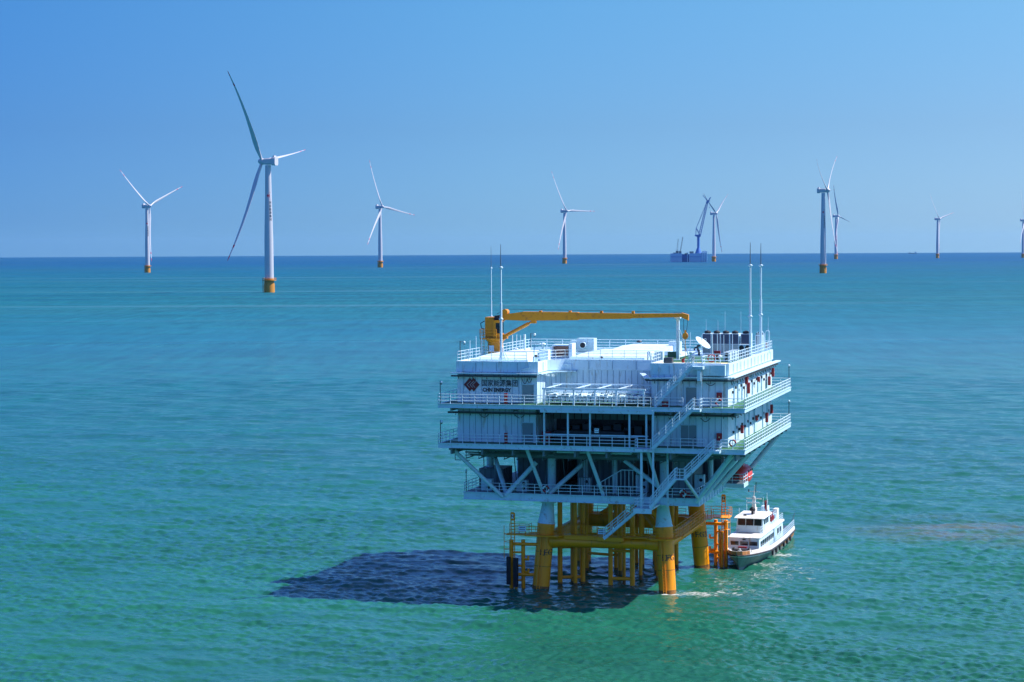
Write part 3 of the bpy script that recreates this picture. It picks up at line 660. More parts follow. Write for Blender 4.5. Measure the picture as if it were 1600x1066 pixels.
# ---- buildings on the decks
OUT_U = [(-24.3, -3.5), (-14.6, -3.5), (-14.6, .6), (-12.8, 2.4), (-1.1, 2.4), (-1.1, -3.5), (7.7, -3.5), (7.7, 29), (-24.3, 29)]
OUT_M = [(-24.3, -3.5), (-14.8, -3.5), (-14.8, 5.0), (-1.1, 5.0), (-1.1, -3.5), (7.7, -3.5), (7.7, 29), (-24.3, 29)]
def ribs(mb, outline, z0, z1, step=.72, w_=.045, d_=.05, skip=()):
    n = len(outline)
    for i in range(n):
        if i in skip: continue
        a = Vector((*outline[i], 0)); b = Vector((*outline[(i+1) % n], 0)); L_ = (b-a).length; e = (b-a).normalized(); nn = Vector((e.y, -e.x, 0))
        k = max(1, round(L_/step))
        for j in range(1, k):
            c = a+e*(L_*j/k); p = [c-e*w_/2-nn*.01, c+e*w_/2-nn*.01, c+e*w_/2+nn*d_, c-e*w_/2+nn*d_]
            mb.hexa([(q.x, q.y, z0) for q in p] + [(q.x, q.y, z1) for q in p])
def inset(poly, d):
    n = len(poly); out_ = []
    for i in range(n):
        p0, p1, p2 = Vector(poly[i-1]), Vector(poly[i]), Vector(poly[(i+1) % n])
        e1 = (p1-p0).normalized(); e2 = (p2-p1).normalized(); n1 = Vector((e1.y, -e1.x)); n2 = Vector((e2.y, -e2.x))
        bi = (n1+n2); bi = bi/ max(.3, bi.dot(n1)); out_.append(tuple(p1+bi*d))
    return out_
for name, ol, z0, z1, sk in (('upper_house', OUT_U, ZU-.02, 25.75, (6, 7, 8)), ('middle_house', OUT_M, ZM-.02, ZU-.31, (5, 6, 7))):
    mb = MB(); mb.prism(ol, z0, z1); hs = mb.build(name, MW, sub)
    mb = MB(); ribs(mb, ol, z0+.02, z1, skip=sk); mb.build('wall_panel_rib', MSEAM, hs)
    if name == 'upper_house':
        uh = hs
        par = inset(ol, .12); mb = MB(); n = len(par); inn = inset(ol, -.12)
        for i in range(n):
            j = (i+1) % n
            mb.hexa([(*par[i], 25.6), (*par[j], 25.6), (*inn[j], 25.6), (*inn[i], 25.6), (*par[i], 26.85), (*par[j], 26.85), (*inn[j], 26.85), (*inn[i], 26.85)])
        mb.build('parapet', MW, hs)
        cap = inset(ol, .2); mb = MB(); ribs(mb, cap, 25.7, 26.7, step=2.6, w_=.06, d_=.04); mb.build('parapet_seam', MSEAM, hs)
    else: mh = hs
rf = MB().prism(inset(OUT_U, -.1), 25.75, ZR-.02).build('roof_deck', MW, sub)
deckslab(rf, 'green_walkway', [(-3.8, 7.2, 3.5, 17, ZR-.02, ZR+.03), (-12, -4, 14.2, 17.5, ZR-.02, ZR+.028), (-23, -13, 17.5, 21, ZR-.02, ZR+.026)], [MGR])
deckslab(rf, 'cream_walkway', [(-.9, 7.0, -2.8, 3.4, ZR-.02, ZR+.03)], [MYD])
rz_ = ZR+.3
railing([(-24.3, 28.9, rz_), (-24.3, -3.5, rz_), (-15.9, -3.5, rz_)], rf, r=.028)
railing([(-14.6, -3.3, rz_), (-14.6, .6, rz_), (-12.8, 2.4, rz_), (-1.3, 2.4, rz_), (-1.1, -3.4, rz_)], rf, r=.028)
railing([(4.8, -3.5, rz_), (7.7, -3.5, rz_), (7.7, 28.9, rz_)], rf, step=1.2, r=.034)
railing([(7.7, 28.9, rz_), (-24.3, 28.9, rz_)], rf, r=.034, step=2.2)
# low white roof covers with sloping tops
def hatch(x0, x1, y0, y1, h):
    mb = MB(); s_ = 1.0
    mb.box(x0, x1, y0, y1, ZR, ZR+h*.45)
    mb.hexa([(x0, y0, ZR+h*.45), (x1, y0, ZR+h*.45), (x1, y1, ZR+h*.45), (x0, y1, ZR+h*.45), (x0+s_*1.6, y0+s_*1.4, ZR+h), (x1-.1, y0+s_*1.4, ZR+h), (x1-.1, y1-.1, ZR+h), (x0+s_*2.0, y1-.1, ZR+h)])
    return mb.build('roof_cover', MW, sub)
hatch(-23.2, -16.2, -1.8, 9.5, .95); hatch(-12.6, -3.6, 4.2, 13.0, 1.0); hatch(-11.4, -3.4, 18.0, 24.5, 1.1)
# ---- right block extras, cable trays, pipes
def tray(pts, w_, h_, parent, m=MS, name='cable_tray'):
    mb = MB()
    for a, b in zip(pts, pts[1:]): mb.bar(a, b, w_, h_)
    mb2 = mb
    for a, b in zip(pts, pts[1:]):
        a = Vector(a); b = Vector(b); L_ = (b-a).length; k = int(L_/1.6)
        for i in range(k): c = a.lerp(b, (i+.5)/max(1, k)); mb2.bar(c-Vector((0, 0, .02)), c-Vector((0, 0, .34)), .06, .06)
    return mb.build(name, m, parent)
tray([(-24.9, -3.98, 25.45), (-14.3, -3.98, 25.45), (-14.1, .4, 25.45), (-12.4, 2.0, 25.45), (-11.3, 2.0, 25.45)], .7, .12, uh)
tray([(-24.9, -3.85, 25.12), (-14.6, -3.85, 25.12)], .6, .16, uh, MD)
tray([(-3.4, 2.0, 25.3), (-1.5, -3.9, 25.15), (4.4, -3.95, 25.3), (8.2, -3.95, 25.3), (8.25, 31, 25.3)], .6, .14, uh, MW)
tray([(-3.0, 1.9, 25.0), (-1.5, -3.8, 24.9), (8.2, -3.8, 24.95), (8.15, 30, 24.95)], .45, .14, uh, MD)
tray([(-25.3, -3.9, 20.85), (-14.5, -3.9, 20.85), (-13.6, -2, 20.85)], .6, .2, mh, MD)
tray([(-1.4, -3.85, 21.0), (8.2, -3.85, 21.0), (8.2, 29, 20.9)], .6, .2, mh, MD)
for x in (-20.8, -18.9, 5.2, 2.2):
    pass
def hose(p, w_, d_, m, parent, name='cable_loop', r=.035):
    x, y, z = p; pts = [(x+w_*t/10, y, z-d_*math.sin(math.pi*t/10)) for t in range(11)]
    MB().path(pts, r, n=4).build(name, m, parent)
for x, y, z, w_, d_ in ((-16.4, -3.7, 24.9, .7, .6), (-15.8, -3.7, 24.9, .6, .5), (-21.6, -3.7, 20.7, 1.2, .4), (-17.3, -3.7, 20.7, 1.2, .4), (.9, -3.7, 20.7, 1.1, .4), (4.6, -3.7, 20.7, 1.1, .4), (1.2, -3.7, 24.7, .7, .7), (5.2, -3.7, 24.7, 1.1, .3)):
    hose((x, y, z), w_, d_, MD, uh if z > 22 else mh)
# drain pipes
for pts, pr in (([(-23.4, -3.75, 26.4), (-23.5, -3.75, 25.8), (-23.9, -3.75, 25.5)], uh), ([(-15.4, -3.75, 26.5), (-15.5, -3.75, 26.2), (-16.5, -3.75, 25.9), (-16.6, -3.75, 22.1)], uh), ([(-12.9, 2.1, 26.3), (-12.0, 2.1, 26.2), (-11.9, 2.1, 22)], uh),
        ([(-.1, -3.75, 26.5), (-.4, -3.75, 25.6), (-.5, -3.75, 22.1)], uh), ([(5.9, -3.75, 26.6), (7.0, -3.75, 26.0), (7.1, -3.75, 22.1)], uh), ([(-16.6, -3.75, 21.6), (-16.6, -3.75, 17.5)], mh), ([(7.1, -3.75, 21.6), (7.1, -3.75, 17.5)], mh)):
    MB().path(pts, .07, n=6).build('drain_pipe', MW, pr)
# doors
def door(x0, x1, z0, z1, parent, y=-3.5, leaves=1):
    mb = MB(); mb.box(x0, x1, y-.06, y-.005, z0, z1); o = mb.build('door', MDOOR, parent)
    f = MB(); t = .09
    f.box(x0-t, x0, y-.1, y-.004, z0, z1+t); f.box(x1, x1+t, y-.1, y-.004, z0, z1+t); f.box(x0, x1, y-.1, y-.004, z1, z1+t)
    if leaves == 2: f.box((x0+x1)/2-.02, (x0+x1)/2+.02, y-.075, y-.055, z0, z1)
    f.build('door_frame', MS, o)
    MB().box(x1-.22, x1-.1, y-.13, y-.06, z0+1.0, z0+1.08).build('handle', MBK, o)
door(-16.4, -15.0, ZU, ZU+2.15, uh); door(2.9, 4.1, ZU, ZU+2.1, uh); door(-16.4, -15.1, ZM, ZM+2.3, mh); door(2.3, 4.1, ZM, ZM+2.4, mh, leaves=2)
# right side wall: doors, louvres, conduits
mb = MB()
for y, w_, z in ((0, .5, ZU), (2.5, .9, ZU), (5.4, .5, ZU), (9, .8, ZU), (13, .4, ZU), (17, 1.0, ZU), (20, .5, ZU), (24, 1.0, ZU), (1.0, .6, ZM), (7.5, .9, ZM), (10.5, .5, ZM), (14.5, 1.0, ZM), (21, .6, ZM), (24.5, .9, ZM)):
    mb.box(7.7, 7.85, y, y+w_*.28, z+.1, z+3.1)
    if w_ > .7: mb.box(7.7, 7.82, y+.5, y+1.5, z+.05, z+2.1)
mb.build('wall_conduit', MS, uh)
mb = MB()
for k in range(16): y = -2+k*1.9; mb.tube((7.78, y, ZU+2.9-.2*(k % 3)), (7.78, y+.8, ZU+2.3), .05, n=5); mb.box(7.7, 7.9, y+1.0, y+1.25, ZU+1.3+.4*(k % 2), ZU+1.6+.4*(k % 2))
for k in range(15): y = -1.6+k*2.0; mb.tube((7.78, y, ZM+3.3-.2*(k % 3)), (7.78, y+.8, ZM+2.9), .05, n=5); mb.box(7.7, 7.9, y+1.0, y+1.25, ZM+1.3+.4*(k % 2), ZM+1.6+.4*(k % 2))
mb.build('junction_box', MD, uh)
# logo and name
LG = MB()
cx, cz, y_ = -22.55, 24.1, -3.575
def dia(c, hw, hh_): return [(c-hw, y_, cz), (c, y_, cz-hh_), (c+hw, y_, cz), (c, y_, cz+hh_)]
LG.add(dia(cx-.22, .72, .80), [(0, 1, 2, 3)]); LG.add([(p[0], p[1]-.004, p[2]) for p in dia(cx+.26, .72, .80)], [(0, 1, 2, 3)])
LG.build('emblem', MMAR, uh)
ST = MB(); MIV = mat('emblem_line', (.35, .45, .52), .6, var=.05)
for c in (cx-.25, cx+.12, cx+.42):
    ST.bar((c-.30, y_-.012, cz-.02), (c+.02, y_-.012, cz-.34), .02, .045); ST.bar((c-.30, y_-.012, cz-.02), (c+.18, y_-.012, cz+.42), .02, .045)
ST.build('emblem_line', MIV, uh)
def wall_text(txt, size, x, z, w_, name='lettering', bold=.012):
    vs, fs = text_mesh(txt, size, bold, 0.0); xs = [v[0] for v in vs]; k = w_/(max(xs)-min(xs)); x0 = min(xs); z0 = (min(v[1] for v in vs)+max(v[1] for v in vs))/2
    MB().add([(x+(v[0]-x0)*k, -3.582, z+(v[1]-z0)) for v in vs], fs).build(name, MBKP, uh)
wall_text('国家能源集团', .84, -21.3, 24.32, 4.35, bold=.006); wall_text('CHN ENERGY', .60, -21.2, 23.52, 3.45, bold=.022)
# ---- middle level opening: posts, louvres, transformer
for x in (-13.2, -10.4, -7.8, -3.2, -1.25): MB().box(x-.09, x+.09, -5.75, -5.5, ZM, ZU-.5).build('post', MS, sub)
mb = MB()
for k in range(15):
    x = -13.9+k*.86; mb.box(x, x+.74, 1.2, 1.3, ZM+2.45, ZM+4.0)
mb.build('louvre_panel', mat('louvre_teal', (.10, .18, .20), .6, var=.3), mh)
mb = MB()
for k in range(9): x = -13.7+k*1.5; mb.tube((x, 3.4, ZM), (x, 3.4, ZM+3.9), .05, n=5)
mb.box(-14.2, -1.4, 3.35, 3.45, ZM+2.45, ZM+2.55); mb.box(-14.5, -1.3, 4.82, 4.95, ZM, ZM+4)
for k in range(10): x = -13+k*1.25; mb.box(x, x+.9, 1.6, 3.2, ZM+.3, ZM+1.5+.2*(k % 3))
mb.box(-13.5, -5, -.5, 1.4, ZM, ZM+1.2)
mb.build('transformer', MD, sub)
# radiators and pipe rack in the recess above
mb = MB()
for x in (-13.4, -9.9, -7.4, -4.9, -1.7): mb.box(x-.1, x+.1, -5.0, -4.8, ZU, ZU+1.75); mb.box(x-.1, x+.1, -.4, -.2, ZU, ZU+2.0)
for x in (-13.4, -9.9, -7.4, -4.9, -1.7): mb.bar((x, -4.9, ZU+1.85), (x+.9, -.3, ZU+2.05), .07, .10)
mb.box(-13.6, -1.5, -5.02, -4.8, ZU+1.75, ZU+1.95); mb.box(-13.6, -.9, -.4, -.2, ZU+2.0, ZU+2.15)
mb.build('pipe_rack', MW, sub)
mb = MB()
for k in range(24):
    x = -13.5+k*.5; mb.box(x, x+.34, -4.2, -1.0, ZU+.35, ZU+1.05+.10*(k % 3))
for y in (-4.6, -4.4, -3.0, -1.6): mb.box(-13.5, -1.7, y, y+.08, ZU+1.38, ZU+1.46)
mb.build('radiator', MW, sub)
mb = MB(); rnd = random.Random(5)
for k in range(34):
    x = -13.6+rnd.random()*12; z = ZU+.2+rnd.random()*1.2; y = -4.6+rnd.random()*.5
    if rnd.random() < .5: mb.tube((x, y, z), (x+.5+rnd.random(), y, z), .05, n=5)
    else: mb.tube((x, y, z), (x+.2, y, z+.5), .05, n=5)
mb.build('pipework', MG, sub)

# ---- lower open deck: columns, braces, rooms
for p, q, r in (((-24.6, -4.6, 16.6), (-19.2, -2.35, 10.9), .24), ((-22.0, 2.5, 16.4), (-18.9, -1.8, 11.2), .26), ((-15.4, -1.2, 14.9), (-18.9, -2.2, 11.0), .28), ((-15.6, -4.6, 16.8), (-14.3, -1.6, 11.0), .22),
        ((-13.7, -1.8, 11.3), (-10.2, 1.0, 14.7), .27), ((-8.4, -4.6, 16.8), (-7.1, -1.8, 11.1), .22), ((-4.9, -1.0, 15.4), (-.6, -1.6, 12.4), .25), ((-1.3, -4.6, 16.8), (-.3, -1.6, 11.0), .20),
        ((8.4, -4.6, 16.8), (3.8, -2.35, 11.0), .30), ((8.7, 1.5, 16.8), (4.0, 1.5, 11.1), .28), ((9.0, 13, 16.8), (4.0, 12.5, 11.1), .28), ((9.5, 26, 16.8), (5.0, 24, 11.1), .3), ((9.2, 7, 16.8), (4.2, 7, 11.2), .24),
        ((3.6, -5.9, 13.8), (3.9, -2.5, 11.2), .0)):
    if r: tubepart(p, q, r, 'brace', MS, n=14)
MB().bar((3.3, -6.0, 13.9), (4.2, -2.5, 11.3), .22, .28).build('brace', MS, sub)
for x, y, r in ((-22.6, 4, .45), (-14.0, .6, .5), (-.7, 1.2, .45), (-6.6, 1.5, .32), (-18.6, 9, .5), (3.2, 10, .35), (-10.5, 3, .3), (-22.8, 18, .45), (3.2, 22, .4)):
    tubepart((x, y, ZL-.05), (x, y, ZM-.6), r, 'column', MS, n=16)
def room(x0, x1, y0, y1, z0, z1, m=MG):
    o = MB().box(x0, x1, y0, y1, z0, z1).build('equipment_room_or_shade_wall', m, sub)
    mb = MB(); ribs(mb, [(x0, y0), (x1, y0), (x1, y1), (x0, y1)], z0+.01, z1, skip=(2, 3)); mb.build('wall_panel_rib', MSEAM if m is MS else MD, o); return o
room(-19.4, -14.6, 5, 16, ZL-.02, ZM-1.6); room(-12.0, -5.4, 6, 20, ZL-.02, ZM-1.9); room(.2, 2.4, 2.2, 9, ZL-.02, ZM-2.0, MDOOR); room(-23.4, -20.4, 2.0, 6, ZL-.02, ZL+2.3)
room(-3.9, -1.9, 12, 20, ZL-.02, ZM-1.4); room(-20.5, 2.5, 21.5, 23.5, ZL-.02, ZM-1.3)  # the full-width last one is a back wall added to darken the deck
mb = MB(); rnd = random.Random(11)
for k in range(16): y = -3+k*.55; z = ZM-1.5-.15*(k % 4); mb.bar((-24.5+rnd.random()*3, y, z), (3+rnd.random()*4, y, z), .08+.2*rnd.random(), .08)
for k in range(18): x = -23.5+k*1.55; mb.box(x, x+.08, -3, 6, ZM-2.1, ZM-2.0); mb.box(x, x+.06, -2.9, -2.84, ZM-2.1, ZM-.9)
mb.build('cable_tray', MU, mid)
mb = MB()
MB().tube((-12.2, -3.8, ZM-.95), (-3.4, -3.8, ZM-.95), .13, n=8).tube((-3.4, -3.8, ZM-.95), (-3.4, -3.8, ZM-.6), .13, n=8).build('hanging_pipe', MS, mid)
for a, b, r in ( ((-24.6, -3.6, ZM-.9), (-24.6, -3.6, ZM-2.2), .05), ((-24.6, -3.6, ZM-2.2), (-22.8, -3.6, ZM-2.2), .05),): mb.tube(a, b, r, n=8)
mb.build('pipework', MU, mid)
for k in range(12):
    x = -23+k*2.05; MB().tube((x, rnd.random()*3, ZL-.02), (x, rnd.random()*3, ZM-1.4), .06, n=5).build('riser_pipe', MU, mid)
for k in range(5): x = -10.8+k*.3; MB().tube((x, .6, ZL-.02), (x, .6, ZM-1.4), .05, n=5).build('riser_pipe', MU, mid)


mb = MB(); P_ = [(-8.2, ZL+1.1), (-5.2, ZL+2.9), (-2.9, ZL+2.9)]
for a, b in zip(P_, P_[1:]): mb.tube((a[0], -1.0, a[1]), (b[0], -1.0, b[1]), .05, n=5)
for k in range(12): x = -8.1+k*.47; zt = ZL+1.1+min(1.8, (x+8.2)*.6); mb.tube((x, -1.0, ZL), (x, -1.0, zt), .035, n=4)
mb.tube((-8.1, -1.0, ZL+1.0), (-2.9, -1.0, ZL+1.0), .04, n=4); mb.build('stair_guard', MW, sub)
# ---- staircases
def stair(p, q, yw, steps, m=MS, name='staircase', rm=None):
    """p low, q high: (x, z) ends of the run; yw = (y0, y1)"""
    mb = MB(); y0, y1 = yw
    for y in yw: mb.bar((p[0], y, p[1]), (q[0], y, q[1]), .07, .34)
    for k in range(steps):
        t = (k+.5)/steps; x = p[0]+(q[0]-p[0])*t; z = p[1]+(q[1]-p[1])*t
        mb.box(x-.13, x+.13, y0+.04, y1-.04, z-.02, z+.02)
    o = mb.build(name, m, sub)
    for y in yw:
        r_ = MB(); a = Vector((p[0], y, p[1]+.1)); b = Vector((q[0], y, q[1]+.1)); rail(r_, [a, b], step=1.1, r=.033); r_.build('railing', rm or MW, o)
    return o
stair((-.3, ZU), (4.0, 26.7), (-5.5, -4.6), 22)
stair((-.25, ZM), (4.4, ZU), (-7.25, -6.25), 22)
s3 = stair((-.5, ZL-.6), (2.4, 14.15), (-7.25, -6.25), 16); stair((3.4, 14.15), (6.7, ZM), (-7.25, -6.25), 16)
stair((-7.0, WZ), (-2.1, ZL-.75), (-2.5, -1.7), 22)
SL = [(2.3, 3.5, -7.3, -6.2, 14.0, 14.15), (-2.2, -.3, -7.3, -6.1, ZM-.35, ZM-.05), (-2.4, -.3, -7.3, -2.47, ZL-.85, ZL-.68), (3.9, 5.2, -7.3, -6.1, ZU-.35, ZU-.05), (6.2, 7.4, -7.3, -6.1, ZM-.35, ZM-.05),
      (3.6, 5.2, -5.6, -3.65, 26.3, 26.62), (5.0, 7.5, -4.4, -3.65, 25.55, 26.75), (-2.4, -.3, -7.36, -7.3, ZL-1.25, ZL-.68)]
SL = [MB().box(*b).build('stair_landing', MS, sub) for b in SL]
for k_, pts, st in ((0, [(2.3, -7.25, 14.15), (3.5, -7.25, 14.15)], .6), (1, [(-2.2, -6.15, ZM-.05), (-2.2, -7.25, ZM-.05), (-.4, -7.25, ZM-.05)], 1.4), (2, [(-2.3, -2.5, ZL-.68), (-2.3, -7.25, ZL-.68), (-.5, -7.25, ZL-.68)], 1.4),
        (3, [(4.4, -7.25, ZU-.05), (5.2, -7.25, ZU-.05), (5.2, -6.1, ZU-.05)], 1.4), (4, [(6.7, -7.25, ZM-.05), (7.4, -7.25, ZM-.05), (7.4, -6.1, ZM-.05)], 1.4), (5, [(3.7, -5.5, 26.62), (5.1, -5.5, 26.62), (5.1, -3.9, 26.62)], 1.4)):
    railing(pts, SL[k_], step=st)
for x, y, z0, z1, w_ in ((-1.55, -6.9, ZL-.7, ZM-.3, .24), (-.2, -6.9, ZL-.7, ZU-.3, .2), (.75, -3.5, ZL-.9, ZM-.5, .2), (5.0, -5.3, ZU, 26.3, .1), (4.4, -5.3, 26.6, 27.4, .06)):
    MB().box(x-w_/2, x+w_/2, y-w_/2, y+w_/2, z0, z1).build('post', MS, sub)
MB().box(4.55, 4.95, -5.6, -5.5, 25.0, 26.2).build('stair_gate', MW, sub)

# ---------------------------------------------------------------- things on the substation
def one(name, mb, m, label, cat, loc, rz=0.0, group=None):
    o = mb.build(name, m); o.location = PM @ Vector(loc); o.rotation_euler = (0, 0, PY+rz)
    return tag(o, label, cat, group)
# pedestal crane with its long boom lying level over the roof
cr = thing('pedestal_crane', 'orange yellow pedestal crane with long level boom reaching across the roof', 'crane', (-23.05, 8.0, ZR))
mb = MB(); mb.tube((0, 0, 0), (0, 0, 2.0), .95, n=20); mb.tube((0, 0, 2.0), (0, 0, 2.35), .95, 1.25, n=20); mb.box(-.55, .1, -1.0, -.96, .9, 1.6, 1); mb.build('pedestal', [MYC, MS], cr)
mb = MB(); mb.box(-1.5, 1.0, -1.6, 1.2, 2.35, 2.5); pf = mb.build('platform', MYC, cr)
railing([(.6, -1.6, 2.5), (-1.5, -1.6, 2.5), (-1.5, 1.2, 2.5)], pf, mats=MYC, r=.03)
mb = MB()
for d in (-.2, .2): mb.tube((-1.35+d, -1.0, 0), (-1.35+d, -1.0, 3.6), .03, n=4)
for k in range(11): mb.tube((-1.55, -1.0, .2+k*.32), (-1.15, -1.0, .2+k*.32), .02, n=4)
mb.build('ladder', MYC, cr)
mb = MB(); mb.box(-1.05, .1, -.9, .9, 2.5, 5.05); mb.box(-1.1, .15, -.95, .95, 3.4, 3.46); mb.box(-.8, .0, -.92, -.9, 4.0, 4.6); mb.build('mast_house', MYC, cr)
mb = MB(); mb.box(.1, 1.0, -1.3, .2, 2.5, 4.55); mb.box(.0, 1.15, -1.4, .3, 4.55, 4.68); cb = mb.build('cab', MYC, cr)
mb = MB(); mb.box(1.0, 1.03, -1.2, .1, 3.1, 4.4); mb.box(.45, .95, -1.33, -1.3, 3.1, 4.35); mb.build('window', MGLASS, cb)
mb = MB(); mb.box(.2, .85, -1.1, -.4, 4.7, 5.25); mb.build('winch_motor', MBK, cr)
mb = MB(); mb.path([(-1.1, -.8, 4.6), (-1.6, -.9, 4.3), (-1.5, -.9, 3.7), (-1.1, -.9, 3.6)], .05, n=5); mb.build('hose', MBK, cr)
def boomsec(x0, zb0, zt0, x1, zb1, zt1, w0, w1):
    return [(x0, -w0, zb0), (x1, -w1, zb1), (x1, w1, zb1), (x0, w0, zb0), (x0, -w0, zt0), (x1, -w1, zt1), (x1, w1, zt1), (x0, w0, zt0)]
mb = MB(); mb.hexa(boomsec(.2, 4.75, 5.25, 3.6, 4.62, 5.72, .42, .42)); mb.hexa(boomsec(3.6, 4.62, 5.72, 10.5, 4.72, 5.68, .42, .38)); mb.hexa(boomsec(10.5, 4.80, 5.62, 17.0, 4.92, 5.58, .33, .30)); mb.hexa(boomsec(17.0, 4.98, 5.53, 23.2, 5.15, 5.60, .26, .24))
mb.hexa(boomsec(23.2, 5.1, 5.66, 24.0, 4.75, 5.45, .28, .26)); mb.tube((1.3, -.45, 5.65), (1.3, .45, 5.65), .38, n=14)
for x in (5.6, 9.3, 13.2, 17.1): mb.box(x, x+.3, -.2, .2, 5.55, 5.85)
bo = mb.build('boom', MYC, cr)
mb = MB(); mb.tube((.2, 0, 5.4), (1.2, 0, 6.0), .03, n=4); mb.tube((1.4, 0, 6.03), (23.6, 0, 5.72), .022, n=4); mb.tube((23.4, 0, 4.9), (23.4, 0, 3.4), .025, n=4); mb.tube((23.9, 0, 4.8), (23.75, 0, 3.4), .025, n=4); mb.build('rope', MBK, bo)
mb = MB(); mb.tube((1.3, 0, 2.75), (4.2, 0, 4.25), .22, n=12); mb.tube((4.2, 0, 4.25), (4.9, 0, 4.66), .13, n=10); mb.box(.9, 1.5, -.4, .4, 2.4, 2.95); mb.box(4.6, 5.2, -.25, .25, 4.3, 4.68); mb.build('lifting_ram', MYC, cr)
mb = MB(); mb.add([(23.6+.34*math.cos(t)*(.7 if k else 1), y, 2.9+.42*math.sin(t)) for k, y in ((0, -.14), (0, .14)) for t in [i*math.pi/6 for i in range(12)]], [list(range(12)), list(range(23, 11, -1))]+[(i, 12+i, 12+(i+1) % 12, (i+1) % 12) for i in range(12)])
mb.tube((23.6, 0, 3.3), (23.6, 0, 3.6), .12, n=8); mb.tube((23.6, 0, 2.5), (23.6, 0, .3), .035, n=6); mb.build('hook_block', MYC, bo)
# boom rest
br_ = thing('boom_rest', 'white post with slanting prop supporting the far end of the yellow boom', 'post', (-.55, 9.0, ZR))
MB().box(-.17, .17, -.17, .17, 0, 4.95).build('post', MW, br_); MB().bar((1.4, .1, .1), (.2, 0, 3.6), .12, .12).build('prop', MW, br_); MB().box(-.35, .35, -.35, .35, 4.95, 5.1).build('saddle', MW, br_)
# roof services
for pts, r in (([(-23.6, 11, ZR+.25), (-15.9, 11, ZR+.25), (-15.9, 16, ZR+.25), (-4, 16.2, ZR+.25)], .1), ([(-12.4, 3.4, ZR+.2), (-3.2, 3.4, ZR+.2)], .07), ([(-.6, 5.0, ZR+.2), (6.9, 5.0, ZR+.2)], .06), ([(-.6, 9.5, ZR+.25), (-.6, 26, ZR+.25), (6.8, 26, ZR+.25)], .1), ([(-23.5, 14, ZR+.4), (-16, 14, ZR+.4)], .08), ([(-22, 24, ZR+.5), (-3, 24.8, ZR+.5)], .12), ([(.2, -1.9, ZR+.25), (6.6, -1.9, ZR+.25)], .05)):
    MB().path(pts, r, n=7).build('roof_pipe', MS, rf)
vl = ['beside the front left cover', 'behind the front left cover', 'left of the exhaust hood', 'in front of the middle cover', 'right of the middle cover', 'near the green box', 'behind the fire nozzle', 'between the hose reel and the air conditioners', 'behind the exhaust hood to its left', 'by the back rail, right of the ventilation box']
for k, (x, y, h, r_) in enumerate(((-15.9, .8, .7, .22), (-21.5, 11.8, .9, .25), (-17.2, 12.6, .8, .22), (-8.5, 3.0, .5, .15), (-3.0, 9.5, .8, .22), (.6, 11.0, .7, .2), (2.9, .8, .6, .18), (5.4, 4.0, .7, .2), (-20.0, 19.0, 1.2, .3), (-9.0, 25.8, 1.3, .3))):
    t = thing('roof_vent', 'small mushroom vent on the roof ' + vl[k], 'roof vent', (x, y, ZR), 0, 'mushroom vents on the roof')
    MB().tube((0, 0, 0), (0, 0, h), r_*.6, n=10).build('pipe', MS, t); MB().lathe([(r_*.5, h-.1), (r_*1.25, h-.08), (r_*1.1, h+.12), (r_*.3, h+.2)], n=14).build('cap', MW if k % 3 else MD, t)
# lightning masts
def mast(loc, h, label, r=.13, thin=.07):
    t = thing('lightning_mast', label, 'mast', loc, 0, 'tall slender masts on the roof')
    MB().tube((0, 0, 0), (0, 0, h*.50), r, n=12).tube((0, 0, h*.50), (0, 0, h*.80), r*.72, n=10).build('pole', MW, t)
    MB().tube((0, 0, h*.80), (0, 0, h), r*.5, r*.2, n=8).build('spike', MG, t)
    for k in (.36, .80): MB().lathe([(r*1.2, h*k-.12), (r*2.0, h*k), (r*1.2, h*k+.14)], n=12).build('collar', MW, t)
    return t
m1 = mast((-19.2, -2.6, ZR+.3), 13.6, 'tall white lightning mast at the front left of the roof before the crane', .14)
mb = MB()
for d in (.5, .9, -.2): mb.tube((d, -.1+d*.3, 0), (d*.15, 0, 1.6), .035, n=5)
mb.tube((0.1, 0, .3), (.95, .2, .3), .03, n=5); mb.build('stay', MW, m1)
mast((-25.2, 13.5, ZR), 13.7, 'thin grey mast rising behind the yellow crane house', .08)
mast((7.35, 14, ZR), 14.0, 'left one of the twin tall masts at the roof right edge', .15)
mast((7.45, 21.5, ZR), 13.9, 'right one of the twin tall masts at the roof right edge', .15)
# satellite dish
ds = thing('satellite_dish', 'white satellite dish tilted to the right on a dark curved pedestal', 'satellite dish', (.2, 19, ZR))
ax_ = Vector((.62, -.16, .76)).normalized(); e1 = ax_.cross(Vector((0, 1, 0))).normalized(); e2 = ax_.cross(e1); c0 = Vector((.45, 0, 1.75)); n_ = 28
vs = []; prof = [(0.05, -.42), (.5, -.36), (.9, -.18), (1.22, .0), (1.25, .05), (.9, -.12), (.5, -.3), (.05, -.36)]
for rr_, t in prof:
    for k in range(n_): a = 2*math.pi*k/n_; vs.append(c0+e1*rr_*math.cos(a)+e2*rr_*math.sin(a)+ax_*t)
MB().add(vs, [(i*n_+k, i*n_+(k+1) % n_, (i+1)*n_+(k+1) % n_, (i+1)*n_+k) for i in range(7) for k in range(n_)], 0, True).build('dish', MW, ds); ds.scale = (.9, .9, .9)
MB().path([(-.1, 0, 0), (-.05, 0, .5), (-.3, 0, .9), (-.35, 0, 1.25), (.1, 0, 1.4)], .16, n=10).path([(-.35, 0, 1.2), (-.75, 0, .95), (-.7, 0, .7)], .1, n=8).build('pedestal', MD, ds)
MB().path([c0+ax_*-.3+e1*.9, c0+ax_*.75, c0+ax_*-.3-e1*.9], .025, n=4).build('feed_arm', MW, ds)
